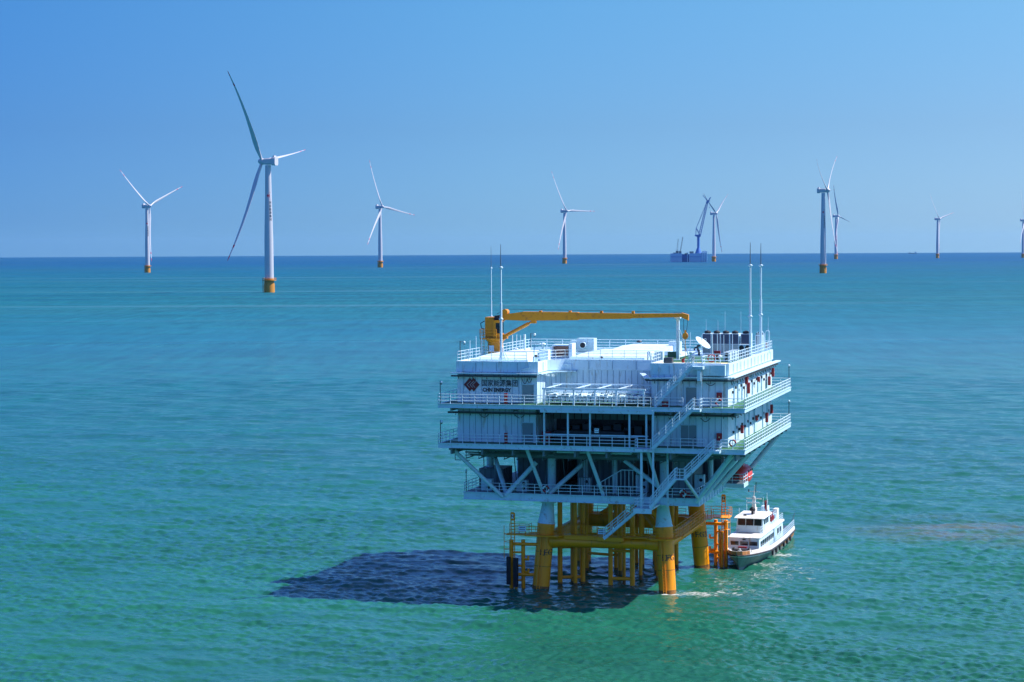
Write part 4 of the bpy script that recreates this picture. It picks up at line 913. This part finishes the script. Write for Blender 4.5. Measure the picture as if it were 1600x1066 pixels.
# chillers
def chiller(loc, label, w_=1.12, h=2.65, d_=2.2, end=False, group='air cooled chillers in a row'):
    t = thing('chiller', label, 'chiller', loc, 0, group)
    MB().box(0, w_, 0, d_, .1, h).box(.02, w_-.02, -.02, 0, .1, .2).build('body', MW, t)
    mb = MB(); mb.box(.06, w_-.06, -.03, -.004, h*.52, h-.06)
    for k in range(7): x = .1+k*(w_-.2)/7; mb.box(x, x+.03, -.05, -.032, h*.53, h-.08)
    mb.build('coil', mat_coil, t)
    MB().box(.06, w_-.06, -.03, -.004, .25, h*.5).build('panel', MDOOR, t)
    MB().lathe([(.3, h), (.42, h+.05), (.40, h+.28), (.30, h+.30), (.12, h+.38)], c=(w_/2, d_*.3, 0), n=12).build('fan', MBK, t)
    return t
mat_coil = mat('coil_blue', (.03, .05, .11), .5, var=.2)
names_ = ['chiller nearest the satellite dish, first of the row', 'second chiller from the satellite dish in the row', 'middle chiller of the row, black fan on top', 'fourth chiller from the satellite dish, dark cables on its front', 'last full size chiller of the row with bare white side']
for k in range(5): chiller((.25+k*1.16+(.2 if k == 4 else 0), 20.5, ZR), names_[k])
chiller((6.25, 24.5, ZR), 'separate chiller behind the row, right of its white side', w_=.9, h=2.3)
# twin fan units
def fan_unit(loc, label, nx=2, nz=2, w_=.75, h=1.5, rz=0.0, group='white fan units'):
    t = thing('air_conditioner', label, 'air conditioner', loc, rz, group)
    MB().box(0, w_*nx, 0, .8, 0, h).build('casing', MW, t)
    for i in range(nx):
        for j in range(nz):
            cx_ = w_*(i+.5); cz_ = h*(j+.5)/nz; r_ = min(w_, h/nz)*.40
            MB().tube((cx_, -.03, cz_), (cx_, .0, cz_), r_, n=14).build('fan', MBK, t)
    return t
fan_unit((5.75, 15.0, ZR), 'large white air conditioner with four dark fans near the twin masts', h=1.6)
for k in range(4):
    fan_unit((5.6+.0*k, 5.2+k*1.75, ZR), 'white air conditioner along the right roof rail, ' + ['nearest the corner', 'second from the corner', 'third from the corner', 'fourth from the corner'][k], nx=1, nz=2, w_=.85, h=1.15, group='fan units along the right roof rail')
# fire equipment
def firebox(loc, label, w_=.62, h=.95, rz=0.0, d_=.28, ped=0.0):
    t = thing('fire_cabinet', label, 'fire cabinet', loc, rz, 'red fire cabinets')
    MB().box(-w_/2, w_/2, -d_, 0, ped, ped+h).build('cabinet', MR, t); MB().box(-w_/2+.05, w_/2-.05, -d_-.02, -d_, ped+.06, ped+h-.06).build('door', MR, t)
    MB().box(-.06, .06, -d_-.04, -d_-.02, ped+h*.45, ped+h*.6).build('window', MYD, t)
    if ped: MB().box(-w_/2+.08, w_/2-.08, -d_+.05, -.05, 0, ped).build('stand', MBK, t)
    return t
firebox((4.5, 7.5, ZR), 'red fire cabinet on the roof beside the air conditioners', ped=.25, w_=.75)
firebox((6.75, -3.62, ZU+.65), 'red fire cabinet on the shaded front wall, upper deck right corner')
firebox((6.75, -3.62, ZM+.65), 'red fire cabinet on the shaded front wall, middle deck right corner')
firebox((-17.9, -5.1, ZU+.05), 'slim dark red fire box on the upper deck below the lettering', w_=.35, h=1.2)
firebox((-17.9, -5.1, ZM+.05), 'slim dark red fire box on the middle deck below the lettering wall', w_=.35, h=1.2)
firebox((.9, -5.2, ZU+.02), 'wide low red fire box by the stairs on the upper deck', w_=.8, h=.75)
firebox((-13.9, -2.0, ZM+.02), 'red cabinet at the left end of the dark transformer opening', w_=1.1, h=1.2)
firebox((2.4, -1.4, ZL+.02), 'low dark red chest on the lowest deck right of the stairs', w_=1.1, h=.7)
for y, z, h, lab in ((27.0, 23.5, 1.1, 'red fire cabinet high on the sunlit side wall, upper deck far end'), (24.0, 22.6, 1.1, 'slim red box on the sunlit side wall beside the high red cabinet'), (8.0, 22.7, 1.3, 'narrow red box low on the sunlit side wall near the front, upper deck'), (6.6, 23.9, .9, 'small red box on the sunlit side wall above the narrow red one'),
        (15.5, 23.6, .6, 'small red call box in the middle of the sunlit upper side wall'), (26.0, 18.9, 1.1, 'red fire cabinet high on the side wall, middle deck far end'), (22.0, 18.1, 1.2, 'slim red box on the middle deck side wall beside the high cabinet'), (14.0, 19.0, .6, 'small dark red box in the middle of the middle deck side wall'), (3.4, 18.4, .95, 'red box on the middle deck side wall nearest the life ring')):
    firebox((7.98, y, z), lab, w_=.5 if h > .7 else .4, h=h, rz=math.pi/2, d_=.3)
def ring(loc, label, rz=0.0):
    t = thing('life_ring', label, 'life ring', loc, rz, 'life rings on the railings'); n1, n2 = 24, 8
    for q, (m_, sel) in enumerate(((MR, 0), (MW, 1))):
        for part in range(2):
            vs = []; a0 = (part*2+q)*math.pi/2; 
            for i in range(7):
                a = a0+i*math.pi/12
                for j in range(n2): b = 2*math.pi*j/n2; rr_ = .34+.09*math.cos(b); vs.append((rr_*math.cos(a), .09*math.sin(b), rr_*math.sin(a)))
            MB().add(vs, [(i*n2+j, i*n2+(j+1) % n2, (i+1)*n2+(j+1) % n2, (i+1)*n2+j) for i in range(6) for j in range(n2)], 0, True).build('ring_segment', m_, t)
    return t
ring((8.65, -6.05, ZM+.75), 'red and white life ring on the middle deck rail at the right corner')
ring((-13.9, -2.45, ZL+.6), 'life ring on the lowest deck rail above the left front leg')
ring((2.3, -2.45, ZL+.6), 'life ring on the lowest deck rail right of the stairs')
ring((6.9, -5.0, ZU+.6), 'red and white life ring lying on the upper deck below the red cabinet')
# reel, valve, cabinets
t = thing('hose_reel', 'round dark red fire hose reel on the roof above the right block', 'hose reel', (4.6, 3.0, ZR)); n1 = 20
vs = []
for i in range(n1):
    a = 2*math.pi*i/n1
    for j in range(6): b = 2*math.pi*j/6; rr_ = .42+.07*math.cos(b); vs.append((rr_*math.cos(a), .07*math.sin(b), .55+rr_*math.sin(a)))
MB().add(vs, [(i*6+j, i*6+(j+1) % 6, ((i+1) % n1)*6+(j+1) % 6, ((i+1) % n1)*6+j) for i in range(n1) for j in range(6)], 0, True).build('rim', MR, t)
MB().tube((0, -.15, .55), (0, .15, .55), .12, n=10).tube((-.4, 0, .55), (.4, 0, .55), .025, n=4).tube((0, 0, .1), (0, 0, .95), .025, n=4).build('hub', MG, t)
t = thing('fire_monitor', 'small red fire nozzle on the roof left of the hose reel', 'fire nozzle', (2.1, -1.2, ZR))
MB().tube((0, 0, 0), (0, 0, .5), .16, n=10).build('base', MR, t); MB().tube((-.15, 0, .5), (.2, 0, .75), .13, .09, n=10).build('nozzle', MR, t)
for loc, w_, h, m_, lab in (((.55, -2.4, ZR), .95, .85, MD, 'dark blue louvred cabinet at the roof edge by the stairs top'), ((-1.9, 12.5, ZR), 1.25, .75, mat('green_cabinet', (.01, .08, .06), .5), 'dark green box at the foot of the boom rest'),
        ((-15.6, 3.0, ZR), 1.15, 1.35, MW, 'white cabinet standing where the left roof meets the recess'), ((-2.2, 5.6, ZR), 1.0, 1.15, MW, 'plain white tall box between the roof cover and the green floor'), ((-3.3, 20.5, ZR), 1.5, 1.6, MW, 'pale box standing left of the satellite dish')):
    t = thing('equipment_cabinet', lab, 'cabinet', loc); MB().box(-w_/2, w_/2, 0, 1.0, .06, h).build('body', m_, t)
    mb = MB()
    for k in range(3): mb.box(-w_/2+.04, w_/2-.04, -.02, 0, .12+k*(h-.12)/3, .06+(k+1)*(h-.12)/3)
    mb.build('louvre', m_, t); MB().box(-w_/2, w_/2, .1, .9, 0, .06).build('plinth', MD, t)
# ventilation box with a white elbow, copper duct hood
t = thing('ventilation_box', 'grey ventilation box with round white outlet behind the middle roof cover', 'ventilation unit', (-14.6, 19, ZR))
MB().box(-.95, .75, 0, 1.6, 0, 2.0).box(.75, 1.25, 0, 1.6, 0, 2.0).box(-1.7, -.95, .3, 1.2, .2, 1.4).box(-1.9, -1.0, .2, 1.3, 1.55, 1.7).build('body', MS, t)
MB().tube((-.1, -.5, 1.15), (-.1, .0, 1.15), .42, n=18).build('outlet', MW, t); MB().tube((-.1, -.505, 1.15), (-.1, -.5, 1.15), .34, n=18).build('grille', MBK, t)
t = thing('exhaust_hood', 'white hood open at the front with a copper coloured duct inside', 'exhaust hood', (-14.6, 7.5, ZR))
MB().box(-1.4, -1.15, 0, 1.8, 0, 1.5).box(.95, 1.35, 0, 1.8, 0, 1.9).box(-1.15, .95, 1.6, 1.8, 0, 1.6).box(-1.15, 1.2, .2, 1.8, 1.6, 1.75).box(-1.15, .95, 0, .3, 0, .15).build('casing', MW, t)
mb = MB(); vs = []
for x in (-1.1, .8):
    for k in range(9): a = math.pi*k/16; vs.append((x-(.35*math.sin(a) if x > 0 else 0), .3+1.2*math.sin(a), .25+1.3*math.cos(a)))
mb.add(vs, [(k, k+1, 9+k+1, 9+k) for k in range(8)], 0, True); mb.build('duct', MCU, t)
# roof posts and aerials
def pole(loc, h, label, r=.05, m_=None, cat='pole', name='roof_pole', base=True, group='thin posts on the roof'):
    t = thing(name, label, cat, loc, 0, group); MB().tube((0, 0, 0), (0, 0, h), r, r*.8, n=7).build('shaft', m_ or MW, t)
    if base: MB().tube((0, 0, 0), (0, 0, .06), r*3.2, n=10).build('foot', m_ or MW, t)
    return t
for x, y, h, r, lab in ((-24.0, 3.0, 2.9, .05, 'tallest thin white post left of the crane, nearest to it'), (-24.2, 6.0, 2.9, .05, 'thin white post second to the left of the crane'), (-24.15, 9.5, 2.9, .09, 'thicker pale post third to the left of the crane'), (-24.2, 1.2, 2.5, .05, 'thin post in the front left corner of the roof beside the camera'),
        (-21.6, 10.5, 2.7, .07, 'white post just right of the crane pedestal'), (-21.2, 11, 2.8, .05, 'thin dark edged post second to the right of the crane'), (-20.7, 11.0, 2.7, .05, 'thin post third to the right of the crane'), (-20.3, 11.5, 2.8, .17, 'thick white vertical cylinder right of the crane'),
        (-.8, 18.0, 2.9, .05, 'thin white post left of the satellite dish'), (2.2, 9.5, 2.9, .05, 'thin white post in front of the satellite dish'), (2.5, 15.0, 2.9, .1, 'thick white post before the second chiller'), (3.15, 15.0, 2.9, .06, 'white post beside the thick one before the chillers'),
        (4.2, 13.5, 2.8, .05, 'thin post before the middle chiller'), (5.0, 13.0, 2.9, .05, 'thin post before the fourth chiller'), (5.9, 9.8, 3.1, .05, 'thin white post beside the air conditioners'), (7.2, 19.0, 2.6, .05, 'thin post between the twin masts'), (6.6, 24, 2.8, .05, 'thin post right of the separate chiller'),
        (7.5, 24, 2.6, .06, 'short post right of the twin masts')):
    pole((x, y, ZR), h, lab, r)
for x, y, h, lab in ((.5, 21.8, 4.4, 'whip aerial above the satellite dish'), (2.0, 21.8, 4.3, 'whip aerial above the second chiller'), (2.9, 21.8, 5.4, 'long whip aerial above the middle of the chillers'), (4.9, 21.8, 5.4, 'long whip aerial above the fourth chiller'), (6.5, 20.5, 4.6, 'whip aerial just left of the twin masts'), (7.6, 26.5, 4.6, 'whip aerial furthest back on the roof right side')):
    pole((x, y, ZR), h, lab, .022, name='whip_aerial', cat='aerial', base=False, group='whip aerials above the chillers')
for x, y, lab in ((7.0, 22.8, 'white gooseneck vent pipe beside the right mast'), (7.4, 25.2, 'white gooseneck vent pipe at the far right end of the roof')):
    one('vent_pipe', MB().path([(0, 0, 0), (0, 0, 2.6), (.15, 0, 2.85), (.4, 0, 2.9), (.55, 0, 2.7), (.55, 0, .0)], .05, n=7), MW, lab, 'vent pipe', (x, y, ZR))
firebox((7.35, 27.3, ZR+.6), 'small red box on the rail at the far right roof corner', w_=.5, h=.7)
# surveillance cameras on poles
def cctv(loc, h, label, arm=.5, hang=0.0):
    t = thing('camera_pole', label, 'camera pole', loc, 0, 'surveillance cameras on poles')
    MB().tube((0, 0, -hang), (0, 0, h), .05, n=7).build('pole', MD, t)
    if arm: MB().tube((0, 0, h-.05), (arm, 0, h-.1), .03, n=5).build('arm', MG, t)
    MB().lathe([(.03, .28), (.13, .24), (.15, .05), (.10, .0)], c=(arm, 0, h-.28), n=12).build('housing', MW, t); MB().lathe([(.1, .0), (.08, -.10), (.02, -.14)], c=(arm, 0, h-.28), n=12).build('lens', MBK, t)
    return t
cctv((-24.1, -3.0, ZR+.3), 2.3, 'dark pole with a camera at the front left roof corner')
cctv((-19.8, 12.5, ZR), 2.9, 'camera on a pole right of the crane, against the sea')
cctv((-25.7, -5.7, ZU), 2.6, 'camera pole at the left corner of the upper deck', arm=.15); cctv((-25.7, -5.7, ZM), 2.6, 'camera pole at the left corner of the middle deck', arm=.15)
cctv((-23.8, -1.9, ZL), 2.6, 'camera pole at the left corner of the lowest deck', arm=.0)
cctv((9.8, 29.7, ZU), 2.9, 'camera pole at the far right corner of the upper deck', arm=.0); cctv((9.8, 29.7, ZM), 2.9, 'camera pole at the far right corner of the middle deck', arm=.0)
t = thing('lamp_post', 'white lamp post with a flat head above the roof where the recess begins', 'lamp post', (-15.1, -3.0, ZR+.3))
MB().tube((0, 0, 0), (0, 0, 2.0), .06, n=8).build('post', MS, t); MB().box(-.6, .75, -.25, .25, 2.05, 2.14).build('lamp_head', MW, t); MB().tube((0, 0, 1.7), (.25, 0, 1.75), .09, n=8).build('lamp_arm', MS, t)
# loudspeaker style units on the lower deck
def eq(loc, w_, h, lab, fans=1):
    t = thing('cooling_unit', lab, 'cooling unit', loc, 0, 'cooling units on the lowest deck'); MB().box(0, w_, 0, .9, 0, h).build('casing', MS, t)
    for j in range(fans): MB().tube((w_*.7, -.03, h*(.72-.42*j)), (w_*.7, 0, h*(.72-.42*j)), .2, n=14).build('fan', MBK, t)
eq((-22.3, -.8, ZL), 1.3, 1.35, 'pale cooling unit on the lowest deck left of the first brace', 2); eq((-18.0, -.6, ZL), 1.25, 1.3, 'pale cooling unit on the lowest deck right of the V brace', 2); eq((-11.0, 1.2, ZL), 1.5, 1.6, 'dim cooling unit deep in the middle of the lowest deck')
eq((-4.2, 2.0, ZL), 1.4, 2.0, 'cooling unit deep in the lowest deck behind the stair posts', 2); eq((2.6, 3.0, ZL), 1.1, 2.1, 'cooling unit near the right end of the lowest deck', 2)
# notices
def board(loc, w_, h, lab, rows):
    t = thing('notice_board', lab, 'sign', loc); MB().box(-w_/2, w_/2, 0, .03, 0, h).build('panel', MW, t); mb = MB(); r0 = random.Random(len(lab))
    for j in range(rows):
        x = -w_*.42; z = h*(1-(j+.65)/(rows+.2))
        while x < w_*.36:
            l_ = .05+.09*r0.random(); mb.box(x, min(x+l_, w_*.42), -.006, -.001, z, z+h*.35/rows); x += l_+.035
    mb.build('lettering', MBKP, t)
board((-6.95, -5.99, ZM+1.55), .5, .5, 'small white square notice on the middle deck rail before the transformer', 2)
board((-7.5, -1.42, WZ+.35), .85, .55, 'white notice board on the yellow walkway between the front legs', 2)
board((-16.9, -2.02, WZ+.45), .9, .6, 'white notice board on the yellow walkway left of the left front leg', 2)
for lx, ly, nm in ((-18.2, -1.66, 'left'), (2.85, 20.95, 'right')):
    t = thing('landing_sign', 'tall narrow yellow sign with dark letter above the %s boat ladder' % nm, 'sign', (lx, ly, 8.0)); MB().box(-.2, .2, 0, .04, 0, 1.0).build('panel', MY, t); MB().box(-.13, .13, -.01, -.002, .25, .75).build('plate', MW, t)
    vs, fs = text_mesh('N', .45, .01, 0); MB().add([(v[0], -.016, v[1]+.5) for v in vs], fs).build('lettering', MBKP, t)
# lifeboat
lb = thing('lifeboat', 'red orange enclosed lifeboat hanging at the right end of the lowest deck', 'lifeboat', (5.3, 16.9, ZL-.6)); n_ = 16; st = []; 
for (y, w_, zb, zt) in ((0, .25, .6, 1.2), (.5, .8, .1, 1.7), (1.3, 1.15, -.25, 2.1), (2.4, 1.25, -.35, 2.2), (4.2, 1.2, -.35, 2.2), (5.6, .9, -.1, 1.9), (6.3, .3, .5, 1.3)):
    for k in range(n_):
        a = 2*math.pi*k/n_; cz_ = (zb+zt)/2; st.append((w_*math.copysign(abs(math.sin(a))**.8, math.sin(a)), y, cz_-(zt-zb)/2*math.cos(a)))
MB().add(st, [(i*n_+k, i*n_+(k+1) % n_, (i+1)*n_+(k+1) % n_, (i+1)*n_+k) for i in range(6) for k in range(n_)]+[list(range(n_)), [6*n_+k for k in range(n_)]], 0, True).build('hull', MOR, lb)
MB().box(-1.24, 1.24, 1.2, 5.0, .80, .87).build('rubbing_strake', MW, lb); MB().hexa([(-.45, 1.6, 2.0), (.45, 1.6, 2.0), (.45, 3.2, 2.0), (-.45, 3.2, 2.0), (-.3, 1.9, 2.6), (.3, 1.9, 2.6), (.3, 3.0, 2.6), (-.3, 3.0, 2.6)]).build('turret', MOR, lb)
mb = MB()
for x in (-1.0, 1.0): 
    for y in (1.8, 3.0, 4.2): mb.box(x*1.12-.05, x*1.12+.05, y, y+.4, 1.35, 1.6)
mb.build('window', MGLASS, lb)
dv = thing('davit', 'pale steel davit frame with falls holding up the lifeboat', 'davit', (5.3, 17.7, ZL-.5))
MB().tube((0, 0, 2.5), (0, 0, 4.4), .04, n=5).tube((0, 4.2, 2.4), (0, 4.2, 4.4), .04, n=5).build('fall', MBK, dv); MB().bar((-1.8, 0, 4.5), (1.0, 0, 4.5), .2, .22).bar((-1.8, 4.2, 4.5), (1.0, 4.2, 4.5), .2, .22).bar((-1.7, 0, 4.5), (-1.7, 0, 6.0), .2, .2).bar((-1.7, 4.2, 4.5), (-1.7, 4.2, 6.0), .2, .2).bar((.6, 0, 4.5), (.6, 4.2, 4.5), .16, .16).build('frame', MW, dv)


# ---------------------------------------------------------------- crew boat
bt = thing('crew_boat', 'white crew boat with rust stained hull nosing up to the yellow right leg', 'boat', (4.95, 18.4, 0), R(-1.8))
BL = 28.0
def sec(y):      # half beam at deck, at waterline; keel depth; deck height
    t = y/BL
    hb = 2.75*min(1, (t/.30)**.44) if t < .30 else 2.75*(1-.12*max(0, t-.7)/.3)
    hw = 2.35*min(1, (max(0, t-.045)/.36)**.8) if t < .40 else 2.35*(1-.1*max(0, t-.7)/.3)
    dz = 1.30+.50*(1-min(1, t/.45))**1.5
    return max(.03, hb), max(.015, hw), dz
ys = [0, .35, .9, 1.7, 2.8, 4.2, 6, 8.5, 12, 16, 20, 24, 27, BL]
vs = []; 
for y in ys:
    hb, hw, dz = sec(y); fk = 1.0 if y > .8 else 0
    vs += [(0, y+(1.9 if y < .3 else 1.2*max(0, 1-y/3)), -1.2), (hw*.75, y+max(0, 1.5-y*.8), -.7), (hw, y+max(0, 1.35-y*.7), .0), (hw+(hb-hw)*.35, y+max(0, 1.0-y*.5), .45), (hb*.97, y+max(0, .4-y*.3), dz-.35), (hb, y, dz), (hb-.02, y, dz+.45), (hb-.14, y+.05, dz+.45), (hb-.14, y+.05, dz)]
n_ = 9; mb = MB()
for sgn in (1, -1):
    V = [(v[0]*sgn, v[1], v[2]) for v in vs]
    for i in range(len(ys)-1):
        for k in range(n_-1):
            q = [i*n_+k, (i+1)*n_+k, (i+1)*n_+k+1, i*n_+k+1]
            if sgn < 0: q = q[::-1]
            m_ = 2 if k <= 1 else (3 if k == 2 else ((1 if ys[i] > 15 else 3) if k == 3 else 0))
            if k == 5 and ys[i] < 1.5: m_ = 1
            mb.add([V[j] for j in q], [(0, 1, 2, 3)], m_, True)
    top = [V[i*n_+8] for i in range(len(ys))]
    if sgn > 0: tR = top
    else: tL = top
for i in range(len(ys)-1): mb.add([tL[i], tR[i], tR[i+1], tL[i+1]], [(0, 1, 2, 3)], 4)
e = (len(ys)-1)*n_
mb.add([vs[e+k] for k in range(7)]+[(-vs[e+k][0], vs[e+k][1], vs[e+k][2]) for k in range(6, -1, -1)], [list(range(14))], 0)
hull = mb.build('hull', [MHULL, MRUST, MBOOT, MBOOT, MG], bt)
# rubbing rail
mb = MB()
for sgn in (1, -1):
    pts = [((sec(y)[0]+.05)*sgn, y, sec(y)[2]-.1) for y in ys]
    mb.path(pts, .10, n=6)
mb.build('rubbing_rail', MBK, hull)
for y in (9, 11.5, 14, 17, 19.5, 22.5):
    o = MB()
    hb, hw, dz = sec(y); o.tube((hb+.02, y, dz-.45), (hb+.22, y, dz-.45), .36, n=14); o.build('tyre_fender', MBK, hull)
def superstructure(name, x, y0, y1, z0, z1, rake=.0, top=.0, m=MW, roof=.0):
    mb = MB(); mb.hexa([(-x, y0, z0), (x, y0, z0), (x, y1, z0), (-x, y1, z0), (-x+.08, y0+rake, z1), (x-.08, y0+rake, z1), (x-.08, y1, z1), (-x+.08, y1, z1)]); o = mb.build(name, m, bt)
    return o
cab = superstructure('lower_cabin', 1.98, 4.5, 21.5, 1.5, 3.75, rake=.25)
def win(parent, x0, x1, y, z0, z1, off=.0, m=MGLASS):
    MB().box(x0, x1, y-.04+off, y+.02+off, z0, z1).build('window', m, parent)
def swin(parent, x, y0, y1, z0, z1): MB().box(x-.03, x+.035, y0, y1, z0, z1).build('window', MGLASS, parent)
for k in range(3): win(cab, -1.7+k*1.2, -.7+k*1.2, 4.62, 2.45, 3.25, off=.06)
MB().box(-.18, .18, 4.62, 4.74, 3.42, 3.58).build('nameplate', MBKP, cab)
for k in range(7): swin(cab, 1.99, 5.6+k*1.35, 6.35+k*1.35, 2.55, 3.2)
for k in range(2): swin(cab, 1.99, 17.2+k*1.8, 18.1+k*1.8, 2.4, 3.3)
MB().box(1.96, 2.06, 14.6, 16.4, 2.0, 3.6).build('door', MS, cab)
MB().hexa([(-2.1, 4.6, 3.75), (2.1, 4.6, 3.75), (2.1, 21.7, 3.75), (-2.1, 21.7, 3.75), (-2.05, 4.9, 3.84), (2.05, 4.9, 3.84), (2.05, 21.7, 3.95), (-2.05, 21.7, 3.95)]).build('roof', MHULL, cab)
wh = superstructure('wheelhouse', 1.75, 8.2, 13.2, 3.9, 5.75, rake=.35)
for k in range(3): MB().hexa([(-1.52+k*1.05, 8.42, 4.8), (-.58+k*1.05, 8.42, 4.8), (-.58+k*1.05, 8.3, 4.8), (-1.52+k*1.05, 8.3, 4.8), (-1.52+k*1.05, 8.58, 5.6), (-.58+k*1.05, 8.58, 5.6), (-.58+k*1.05, 8.46, 5.6), (-1.52+k*1.05, 8.46, 5.6)]).build('window', MGLASS, wh)
for k in range(3): swin(wh, 1.70, 9.0+k*1.15, 9.8+k*1.15, 4.85, 5.5)
MB().hexa([(-1.95, 7.9, 5.75), (1.95, 7.9, 5.75), (1.95, 13.5, 5.75), (-1.95, 13.5, 5.75), (-1.8, 8.2, 5.95), (1.8, 8.2, 5.95), (1.8, 13.5, 5.98), (-1.8, 13.5, 5.98)]).build('roof', MHULL, wh)
rc = superstructure('upper_cabin', 1.6, 13.3, 20.5, 3.9, 4.6); superstructure('funnel', .5, 18.3, 19.6, 4.6, 6.0)
MB().box(1.2, 1.7, 18.3, 19.6, 4.6, 5.7).box(-1.7, -1.2, 18.3, 19.6, 4.6, 5.7).build('vent_stack', MHULL, rc)
# mast
ms_ = MB(); ms_.hexa([(-.3, 10.8, 5.95), (.3, 10.8, 5.95), (.3, 11.5, 5.95), (-.3, 11.5, 5.95), (-.14, 11.0, 8.2), (.14, 11.0, 8.2), (.14, 11.3, 8.2), (-.14, 11.3, 8.2)]).tube((0, 11.15, 8.2), (.1, 11.15, 9.6), .06, n=6).bar((-1.0, 11.1, 7.9), (1.0, 11.1, 7.9), .14, .12).bar((-.8, 11.1, 8.8), (.8, 11.1, 8.8), .05, .05)
mm_ = ms_.build('mast', MHULL, bt); MB().tube((.25, 11.1, 8.8), (.3, 11.1, 10.1), .05, n=6).tube((-.65, 11.1, 8.8), (-.65, 11.1, 9.1), .08, n=6).build('navigation_light', MBK, mm_)
MB().box(-.8, .8, 10.5, 10.65, 7.35, 7.5).build('radar', MW, mm_); MB().tube((0, 10.2, 5.95), (0, 10.2, 6.4), .15, n=8).lathe([(.1, 0), (.38, .12), (.4, .35), (.1, .6)], c=(0, 10.2, 6.35), n=12).build('searchlight', MBK, bt)
for x, y, h in ((-1.5, 9.0, 1.0), (-1.2, 12.5, 1.6), (1.4, 12.8, 2.6), (.9, 12.8, 2.0)): MB().tube((x, y, 5.9), (x, y, 5.9+h), .03, n=5).build('aerial', MW, bt)
MB().box(-.9, -.5, 8.8, 9.1, 5.95, 6.2).build('horn', MG, bt)
fl = MB().tube((1.0, 14.6, 4.6), (1.1, 14.9, 7.4), .04, n=5); fl.build('flag_staff', MW, bt); vs = []
for i in range(6):
    for j in range(2): vs.append((1.05+.02*i-.42*j*(1-i*.05)+.06*math.sin(i*1.3+j), 14.8+.08*math.sin(i*1.6), 7.3-i*.28-.1*j))
MB().add(vs, [(i*2, i*2+1, i*2+3, i*2+2) for i in range(5)]).build('flag', MR, bt)
# deck fittings
railing([(1.95, 5.2, 3.9), (1.95, 8.0, 3.9)], cab, r=.025); 
def sideR(y): return (sec(y)[0]-.1, y, sec(y)[2]+.42)
railing([sideR(y) for y in (12, 15, 18, 21, 24, 26, 27.8)], hull, r=.03, h=.9, step=1.0); railing([(-sideR(y)[0], y, sideR(y)[2]) for y in (12, 18, 24, 27.8)], hull, r=.03, h=.9)
railing([(1.6, 13.4, 4.6), (1.6, 20.4, 4.6), (-1.6, 20.4, 4.6)], rc, r=.025, h=.9)
railing([(-1.9, 21.6, 3.95), (1.9, 21.6, 3.95), (1.95, 14, 3.95)], cab, r=.025, h=.8)
MB().tube((-.9, 2.9, 2.3), (.9, 2.9, 2.3), .26, n=12).box(-1.1, -.9, 2.6, 3.2, 2.0, 2.7).box(.9, 1.1, 2.6, 3.2, 2.0, 2.7).build('windlass', MBK, bt)
MB().box(-.5, .6, 3.25, 3.6, 2.6, 2.78).build('red_cover', MR, bt)
for x in (-1.3, .0, 1.3): MB().tube((x, 2.0, 2.0), (x, 2.0, 2.75), .09, n=8).tube((x-.25, 2.0, 2.5), (x+.25, 2.0, 2.5), .06, n=8).build('bollard', MHULL, bt)
MB().box(-1.2, .3, 23.6, 25.8, 1.7, 3.1).tube((.8, 24.5, 1.7), (.8, 24.5, 3.6), .35, n=10).box(.2, 1.6, 22.3, 23.0, 1.7, 2.6).build('deck_machinery', MBK, bt)
MB().tube((-1.8, 27.5, 1.8), (-1.2, 28.4, 3.7), .05, n=5).tube((1.8, 27.5, 1.8), (2.3, 28.6, 3.9), .05, n=5).build('stern_davit', MG, bt)
for x, y, z, m_ in ((1.75, 15.0, 4.9, MR), (1.75, 16.6, 4.9, MW), (1.72, 13.9, 4.9, MR), (1.2, 17.4, 5.0, MR)):
    MB().box(x-.25, x+.1, y, y+.55, z-.3, z+.35).build('raft_canister', m_, bt)


# ---------------------------------------------------------------- air
HAZE = 1.1e-5
hb = MB(); hb.box(-47000, 47000, -47000, 47000, -300, 320); hz = hb.build('haze', []); hz['kind'] = 'stuff'
hm = bpy.data.materials.new('haze_air'); hm.use_nodes = True; hn = hm.node_tree; hn.nodes.clear()
ho = hn.nodes.new('ShaderNodeOutputMaterial'); hv = hn.nodes.new('ShaderNodeVolumePrincipled')
hv.inputs['Color'].default_value = (0.36, 0.70, 1.0, 1); hv.inputs['Density'].default_value = HAZE; hv.inputs['Anisotropy'].default_value = 0.3
hn.links.new(hv.outputs[0], ho.inputs['Volume']); hz.data.materials.append(hm)

for o in bt.children:
    if o.name.split('.')[0] not in ('hull',): o.location.z -= .42
